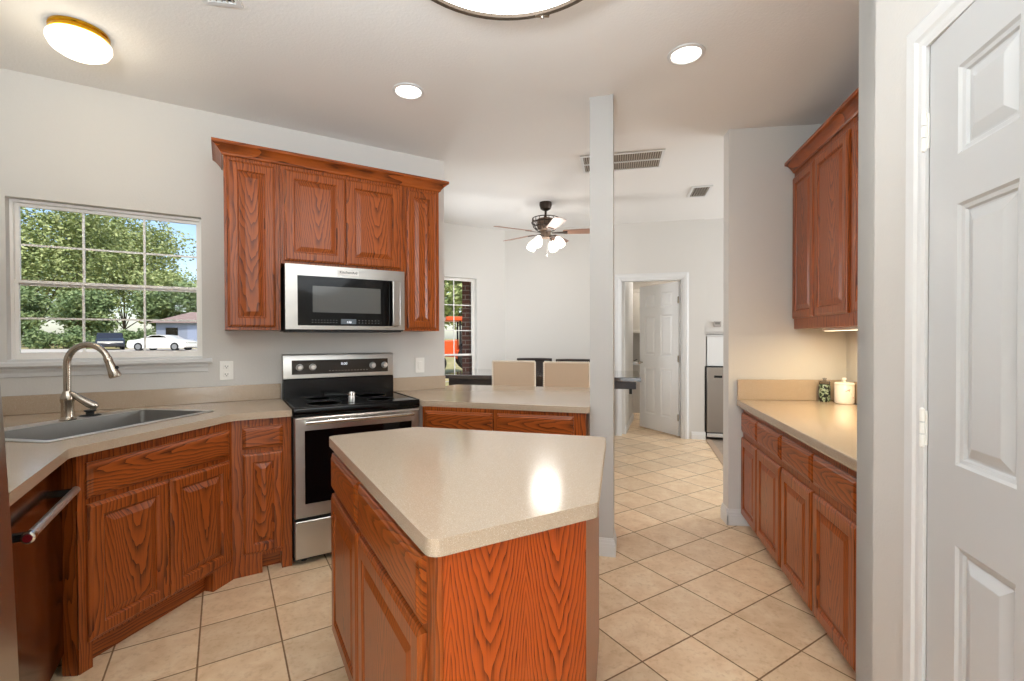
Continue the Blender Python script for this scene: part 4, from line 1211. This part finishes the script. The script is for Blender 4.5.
# ------------------------------------------------------------------ small refrigerator and thermostat beyond the stub wall
p = B(.240, .01)
fz = thing('small_refrigerator', 'small stainless refrigerator standing in the niche right of the rear door', 'refrigerator', (p.x, p.y, 0), RZ_B)
recentre(MB().box(0, .62, .05, .66, .05, .97).build('body', M_blackmatte, fz))
dr = recentre(MB().box(.012, .61, 0, .05, .10, .955).build('door', steel('dull_fridge_steel', srgb(168, 160, 152), .34), fz, bevel=.006))
recentre(MB().box(.10, .20, -.004, .004, .82, .85).build('badge', M_black, fz))
recentre(MB().box(.012, .61, -.012, .04, .04, .085).build('bottom_rail', M_silver, fz, bevel=.004))
recentre(MB().box(-.008, .008, .01, .06, .03, .97).build('gasket', M_blackmatte, fz))
p2 = B(.247, -.03)
bx = thing('storage_bin', 'clear plastic storage bin sitting on the small refrigerator', 'storage bin', (p2.x, p2.y, .972), RZ_B)
mb = MB()
for a in ((0.01, .5, 0, .006, 0, .39), (0.01, .5, .30, .306, 0, .39), (0.01, .016, 0, .306, 0, .39), (.494, .5, 0, .306, 0, .39), (.01, .5, 0, .306, 0, .006)): mb.box(*a)
mb.build('tub', M_clear, bx)
MB().box(.0, .51, -.01, .316, .39, .414).build('lid', plain('pale_bin_lid', srgb(206, 206, 204), .3), bx, bevel=.005)
MB().box(.03, .48, .03, .27, .008, .10).build('folded_linens', fabric('white_linen', srgb(226, 224, 220)), bx, bevel=.02)
p3 = B(.385, -.03)
tm = thing('thermostat', 'small grey thermostat on the wall above the niche', 'thermostat', (p3.x, p3.y, 1.526), RZ_B)
MB().box(-.045, .045, -.022, 0, -.036, .036).build('case', plain('grey_plastic', srgb(160, 152, 146), .4), tm, bevel=.004)
MB().box(-.03, .03, -.0235, -.021, -.005, .025).build('screen', plain('grey_screen', srgb(120, 118, 112), .2), tm)

light('laundry_fill', 'POINT', (2.7, 7.8, 2.3), 24, (1.0, .97, .92), shadow_soft_size=.1)  # added fill to brighten the laundry room, no fixture stands there
# laundry fittings glimpsed through the doorway
cb = thing('laundry_cabinet', 'pale wall cabinet in the laundry room seen past the open door', 'cabinet', (2.05, 8.62, 0), -13)
MB().box(0, .9, -.02, .3, 1.42, 2.25).build('carcass', plain('pale_laundry_paint', srgb(190, 180, 168), .5), cb)
for x in (.01, .455): MB().rings(.435, .80, [(0, 0), (0, -.012), (.004, -.016), (.05, -.016), (.058, -.008), (.07, -.008)]).build('door', plain('pale_laundry_door', srgb(196, 187, 175), .5), cb, (x + .2175, -.02, 1.835))
cn = thing('laundry_counter', 'white laundry counter with basin below the pale wall cabinet', 'counter', (2.0, 8.50, 0), -13)
MB().box(0, 1.0, -.1, .42, .86, .90).build('worktop', M_trim, cn, bevel=.004)
MB().box(.02, .98, -.06, .42, .0, .86).build('cabinet', plain('laundry_base_paint', srgb(206, 198, 188), .5), cn)
ft = thing('laundry_faucet', 'small dark gooseneck faucet on the laundry counter', 'faucet', (2.175, 8.44, .90), -13)
mb = MB(); mb.tube([(0, .1, 0), (0, .1, .16)] + [(.0, .1 - .05 * (1 - cos(a * pi / 8)), .16 + .05 * sin(a * pi / 8)) for a in range(1, 9)] + [(0, 0, .13)], .011, 10)
mb.build('spout', M_bronze, ft, smooth=True)
MB().tube([(.03, .1, .03), (.09, .08, .06)], .007, 8).build('lever_handle', M_bronze, ft)

# ------------------------------------------------------------------ outdoors
def ground_mat():
    t = NT('dry_lawn_and_street'); c = t.coord('Object'); P = t.sep(c)
    n = t.noise(c, 1.2, 5, .6); n2 = t.noise(c, 14, 3, .6)
    lawn = t.ramp(t.math('ADD', t.math('MULTIPLY', n, .6), t.math('MULTIPLY', n2, .4)), [(.3, srgb(120, 124, 70)), (.5, srgb(172, 160, 108)), (.7, srgb(206, 190, 146))])
    return t.set(color=lawn, rough=.9)
mb = MB()
rows = [(3.2, -.25), (6, -.15), (12, .02), (20, .22), (28, .38), (37, .50), (60, .8), (140, 1.4)]
v = []; f = []
xs = [-160, -90, -60, -40, -28, -20, -14, -9, -5, -2, 2, 8]
for y, z in rows:
    for x in xs: v.append((x, y + (0 if x > -5 else 0), z))
nx = len(xs)
for r in range(len(rows) - 1):
    for k in range(nx - 1): f.append((r * nx + k, r * nx + k + 1, r * nx + nx + k + 1, r * nx + nx + k))
mb.vf(v, f)
g_ = mb.build('ground', ground_mat()); prop(g_, 'dry sunlit lawn outside the kitchen windows', 'ground', kind='structure')
# foundation skirt under the ground is hidden by the house walls
st_ = MB().vf([(-80, 33.0, .455), (-1, 33.0, .455), (-1, 40.5, .56), (-80, 40.5, .56)], [(0, 1, 2, 3)]).build('road_surface', plain('pale_concrete', srgb(196, 188, 176), .85))
prop(st_, 'pale concrete street outside', 'street', kind='structure')

def leaf_mat(name, c1, c2, c3):
    t = NT(name)
    n = t.noise(t.coord('Object'), 1.1, 3, .6); n2 = t.noise(t.coord('Object'), 9.0, 2, .6)
    col = t.ramp(t.math('ADD', t.math('MULTIPLY', n, .55), t.math('MULTIPLY', n2, .45)), [(.35, c1), (.5, c2), (.66, c3)])
    return t.set(color=col, rough=.6, spec=.25)
M_leafA = leaf_mat('olive_leaves', srgb(104, 122, 76), srgb(150, 164, 104), srgb(206, 206, 150))
M_leafB = leaf_mat('deep_green_leaves', srgb(82, 104, 70), srgb(122, 142, 96), srgb(172, 184, 128))
M_bark = plain('grey_bark', srgb(92, 78, 66), .9)
def tree(label, x, y, zg, trunk_h, crown, leaf_m, seed, nleaf=2600, ls=.22, group='trees across the street'):
    rnd = random.Random(seed)
    o = thing('tree', label, 'tree', (x, y, zg), 0, group)
    mb = MB()
    tip = max(c[2] for c in crown)
    mb.tube([(0, 0, -.3), (.05, 0, trunk_h * .5), (.12, .05, trunk_h), (.05, .1, tip)], [.24, .19, .15, .04], 9)
    for c in crown[:7]: mb.tube([(.1, .03, trunk_h * .8), ((c[0]) * .5, c[1] * .5, (trunk_h + c[2]) / 2), c[:3]], [.10, .06, .02], 6)
    mb.build('trunk', M_bark, o)
    v = []; f = []
    tot = sum(c[3] ** 2 for c in crown)
    for cx, cy, cz, r in crown:
        for _ in range(int(nleaf * r * r / tot)):
            d = Vector((rnd.gauss(0, 1), rnd.gauss(0, 1), rnd.gauss(0, 1))).normalized()
            rr = r * (rnd.random() ** .42) * (1 + .16 * sin(7 * d.x + 3 * d.z + seed))
            p = Vector((cx, cy, cz)) + Vector((d.x * rr, d.y * rr, d.z * rr * .8))
            s = ls * rnd.uniform(.6, 1.4)
            a = Vector((rnd.gauss(0, 1), rnd.gauss(0, 1), rnd.gauss(0, .6))).normalized()
            b = a.cross(Vector((rnd.gauss(0, 1), rnd.gauss(0, 1), rnd.gauss(0, 1)))).normalized()
            k = len(v)
            v += [tuple(p - a * s), tuple(p + b * s * .55), tuple(p + a * s), tuple(p - b * s * .55)]
            f.append((k, k + 1, k + 2, k + 3))
    me = bpy.data.meshes.new('foliage'); me.from_pydata(v, [], f); me.materials.append(leaf_m)
    fo = bpy.data.objects.new('foliage', me); COL.objects.link(fo); fo.parent = o
    return o
def crown_blobs(seed, r, h0, n, k=.5):
    rnd = random.Random(seed); L = []
    for i in range(n):
        a = rnd.uniform(0, 2 * pi); q = r * math.sqrt(rnd.random()) * .8
        z = h0 + rnd.uniform(0, 1) * r * 1.3
        L.append((q * cos(a), q * sin(a), z, r * rnd.uniform(.34, .55)))
    return L
tree('broad olive tree filling the left third of the sink window', -57.5, 56.0, .7, 2.6, crown_blobs(1, 9.2, 4.0, 28), M_leafA, 11, 26000, .21)
tree('tall leafy tree filling the middle of the sink window', -66.5, 80.0, 1.0, 2.6, crown_blobs(2, 11.2, 4.6, 28), M_leafA, 12, 26000, .27)
tree('dark green rounded tree low behind the white car', -37.2, 52.5, .65, 1.0, crown_blobs(3, 3.6, 1.4, 16), M_leafB, 13, 12000, .18)
tree('dense dark tree behind the parked dark car', -43.8, 47.5, .62, .8, crown_blobs(4, 2.9, 1.2, 16), M_leafB, 14, 11000, .17)
tree('far dark tree at the left edge of the sink window', -50.0, 46.0, .62, .8, crown_blobs(5, 3.2, 1.2, 16), M_leafB, 15, 11000, .17)
tree('thin-leaved tree at the right edge of the sink window', -43.0, 60.0, .8, 2.0, crown_blobs(6, 4.4, 2.6, 16), M_leafA, 16, 12000, .19)
def shrub(label, x, y, zg, r, h, seed):
    rnd = random.Random(seed)
    o = tree(label, x, y, zg, .3, [(rnd.uniform(-r, r), rnd.uniform(-.6, .6), rnd.uniform(.3, h * .7), rnd.uniform(.5, .9)) for _ in range(16)], M_leafB, seed, 6000, .13, 'shrubs along the street')
    o.name = 'shrub'; o['category'] = 'shrub'
    return o
shrub('broad scrubby shrub at the lower left of the sink window', -40.2, 42.0, .56, 2.6, 2.0, 31)
shrub('scrubby shrub behind the dark parked car', -35.9, 44.6, .58, 1.2, 1.8, 32)
tree('sunny yellow-green tree seen through the tall dining window', -2.6, 26.0, .34, 2.0, crown_blobs(7, 2.6, 2.2, 14), M_leafA, 17, 5000, .15)
tree('bare-twigged pale tree high in the tall dining window', -3.6, 34.5, .5, 3.0, crown_blobs(8, 3.4, 4.4, 12), M_leafB, 18, 2000, .17)
# house across the street
hs = thing('house', 'grey-blue house with brown roof behind the white car', 'house', (-32.6, 42.8, .55), 10)
MB().box(0, 9.0, 0, 6, 0, 2.45).build('wall', plain('blue_grey_siding', srgb(138, 146, 164), .8), hs)
mb = MB(); mb.vf([(-.4, -.5, 2.35), (9.4, -.5, 2.35), (9.4, 6.5, 2.35), (-.4, 6.5, 2.35), (1.5, 3, 3.5), (7.5, 3, 3.5)], [(0, 1, 5, 4), (1, 2, 5), (2, 3, 4, 5), (3, 0, 4), (3, 2, 1, 0)])
mb.build('roof', plain('brown_shingle', srgb(150, 128, 120), .9), hs)
MB().box(2.6, 5.0, -.04, .02, 0, 2.1).build('garage_door', plain('pale_blue_door', srgb(150, 160, 186), .7), hs)
MB().box(.8, 1.8, -.04, .02, .9, 1.9).build('window', M_blackglass, hs)

# cars
def car(name, label, loc, rz, paint, L=4.6, Wd=1.8, Hh=1.34, group=None):
    o = thing(name, label, 'car', loc, rz, group)
    prof = [(-L/2, .35), (-L/2 + .02, .62), (-L/2 + .10, .82), (-L*.30, .92), (-L*.22, 1.02), (-L*.09, Hh - .02), (L*.04, Hh), (L*.13, Hh - .06), (L*.245, .95), (L*.40, .86), (L/2 - .12, .72), (L/2, .50), (L/2 - .03, .30), (L/2 - .25, .22), (-L/2 + .2, .22)]
    mb = MB(); n = len(prof); v = []; f = []
    for y, k in ((-Wd/2, .0), (-Wd/2 + .10, 1), (Wd/2 - .10, 1), (Wd/2, .0)):
        for x, z in prof:
            tuck = .16 * max(0, (z - .85) / .5) if k == 0 else 0
            v.append((x * (1.0 if k else .985), y + (tuck if y < 0 else -tuck), z if k else min(z, z - .02)))
    for r in range(3):
        for i in range(n): f.append((r * n + i, r * n + (i + 1) % n, r * n + n + (i + 1) % n, r * n + n + i))
    f += [tuple(range(n)), tuple(range(3 * n, 4 * n))]
    mb.vf(v, f)
    b = mb.build('body', paint, o, bevel=.03, seg=2, angle=25)
    mb = MB()
    for s in (-1, 1):
        y = s * (Wd/2 - .075)
        mb.prism([(-L*.205, .98), (-L*.085, Hh - .08), (L*.04, Hh - .06), (L*.12, Hh - .12), (L*.215, .97)], -.01, .01, Matrix.Translation((0, y + s * .0, 0)) @ Matrix.Rotation(pi/2, 4, 'X'))
    mb.build('side_glass', M_blackglass, o)
    for sx in (-L*.30, L*.31):
        for s in (-1, 1):
            T = Matrix.Translation((sx, s * (Wd/2 - .10), .33)) @ Matrix.Rotation(pi/2, 4, 'X')
            w = MB().lathe([(.20, -.11), (.32, -.10), (.33, -.06), (.33, .06), (.32, .10), (.20, .11)], 24, T).build('wheel', M_blackmatte, o)
            MB().lathe([(.0001, -.115), (.20, -.112), (.20, .112), (.0001, .115)], 16, T).build('hubcap', plain('car_hubcap', srgb(150, 150, 150), .4, .5), w)
    MB().box(L/2 - .10, L/2 - .03, -Wd/2 + .12, Wd/2 - .12, .56, .68).build('headlights', M_silver, o)
    return o
car('car', 'white coupe parked on the street seen through the sink window', (-27.6, 37.0, .475), 3, plain('white_car_paint', srgb(236, 234, 228), .25, coat=.6), 4.45, 1.75, 1.27)
car('car', 'dark car parked on the street left of the white coupe', (-33.6, 39.0, .55), -48, plain('charcoal_car_paint', srgb(46, 48, 54), .25, coat=.6), 4.4, 1.8, 1.42)

# brick pier and orange tractor outside the dining window
def brick_mat():
    t = NT('red_brick'); mp = t.node('ShaderNodeMapping'); t.put(mp.inputs[0], t.coord('Object')); mp.inputs['Rotation'].default_value = (pi/2, 0, 0)
    b = t.node('ShaderNodeTexBrick'); t.put(b.inputs['Vector'], mp.outputs[0]); b.inputs['Scale'].default_value = 1
    b.inputs['Color1'].default_value = srgb(118, 74, 62); b.inputs['Color2'].default_value = srgb(98, 62, 54); b.inputs['Mortar'].default_value = srgb(150, 130, 118)
    b.inputs['Brick Width'].default_value = .2; b.inputs['Row Height'].default_value = .07; b.inputs['Mortar Size'].default_value = .008
    return t.set(color=b.outputs['Color'], rough=.85)
bp = thing('brick_pier', 'red brick pier just outside the tall dining window', 'pier', (-.72, 7.22, -.15), -8)
MB().box(-.05, .06, 0, .30, 0, 3.2).build('shaft', brick_mat(), bp)
MB().box(-.08, .10, -.03, .33, 3.2, 3.3).build('cap', plain('stone_cap', srgb(180, 170, 158), .8), bp)
M_orange = plain('orange_machine_paint', srgb(226, 92, 40), .35)
tr = thing('tractor', 'orange compact tractor parked outside the tall dining window', 'tractor', (-1.95, 16.0, .22), 12)
MB().prism([(-.95, .55), (-.95, .95), (-.5, 1.05), (.1, 1.10), (.1, .50)], -.35, .35, Matrix.Rotation(pi/2, 4, 'X')).build('hood', M_orange, tr, bevel=.03)
MB().prism([(.0, .45), (.0, .75), (.9, .85), (.95, .45)], -.55, .55, Matrix.Rotation(pi/2, 4, 'X')).build('fenders', M_orange, tr, bevel=.03)
mb = MB(); mb.box(.1, .16, -.5, -.44, .7, 1.8); mb.box(.1, .16, .44, .5, .7, 1.8); mb.box(.85, .91, -.5, -.44, .7, 1.8); mb.box(.85, .91, .44, .5, .7, 1.8)
mb.build('roll_bar', M_blackmatte, tr)
MB().box(-.35, 1.0, -.6, .6, 1.72, 1.86).build('canopy', M_orange, tr, bevel=.03)
MB().box(.35, .75, -.25, .25, .75, 1.15).build('seat', M_blackmatte, tr, bevel=.05)
for sx, r, w in ((-.65, .32, .22), (.55, .52, .32)):
    for s in (-1, 1):
        T = Matrix.Translation((sx, s * .55, r)) @ Matrix.Rotation(pi/2, 4, 'X')
        wh = MB().lathe([(r * .55, -w/2), (r * .95, -w/2), (r, -w/2 + .04), (r, w/2 - .04), (r * .95, w/2), (r * .55, w/2)], 24, T).build('wheel', M_blackmatte, tr)
        MB().lathe([(.0001, -w/2 - .003), (r * .55, -w/2), (r * .55, w/2), (.0001, w/2 + .003)], 16, T).build('wheel_rim', plain('cream_rim', srgb(222, 210, 190), .5), wh)
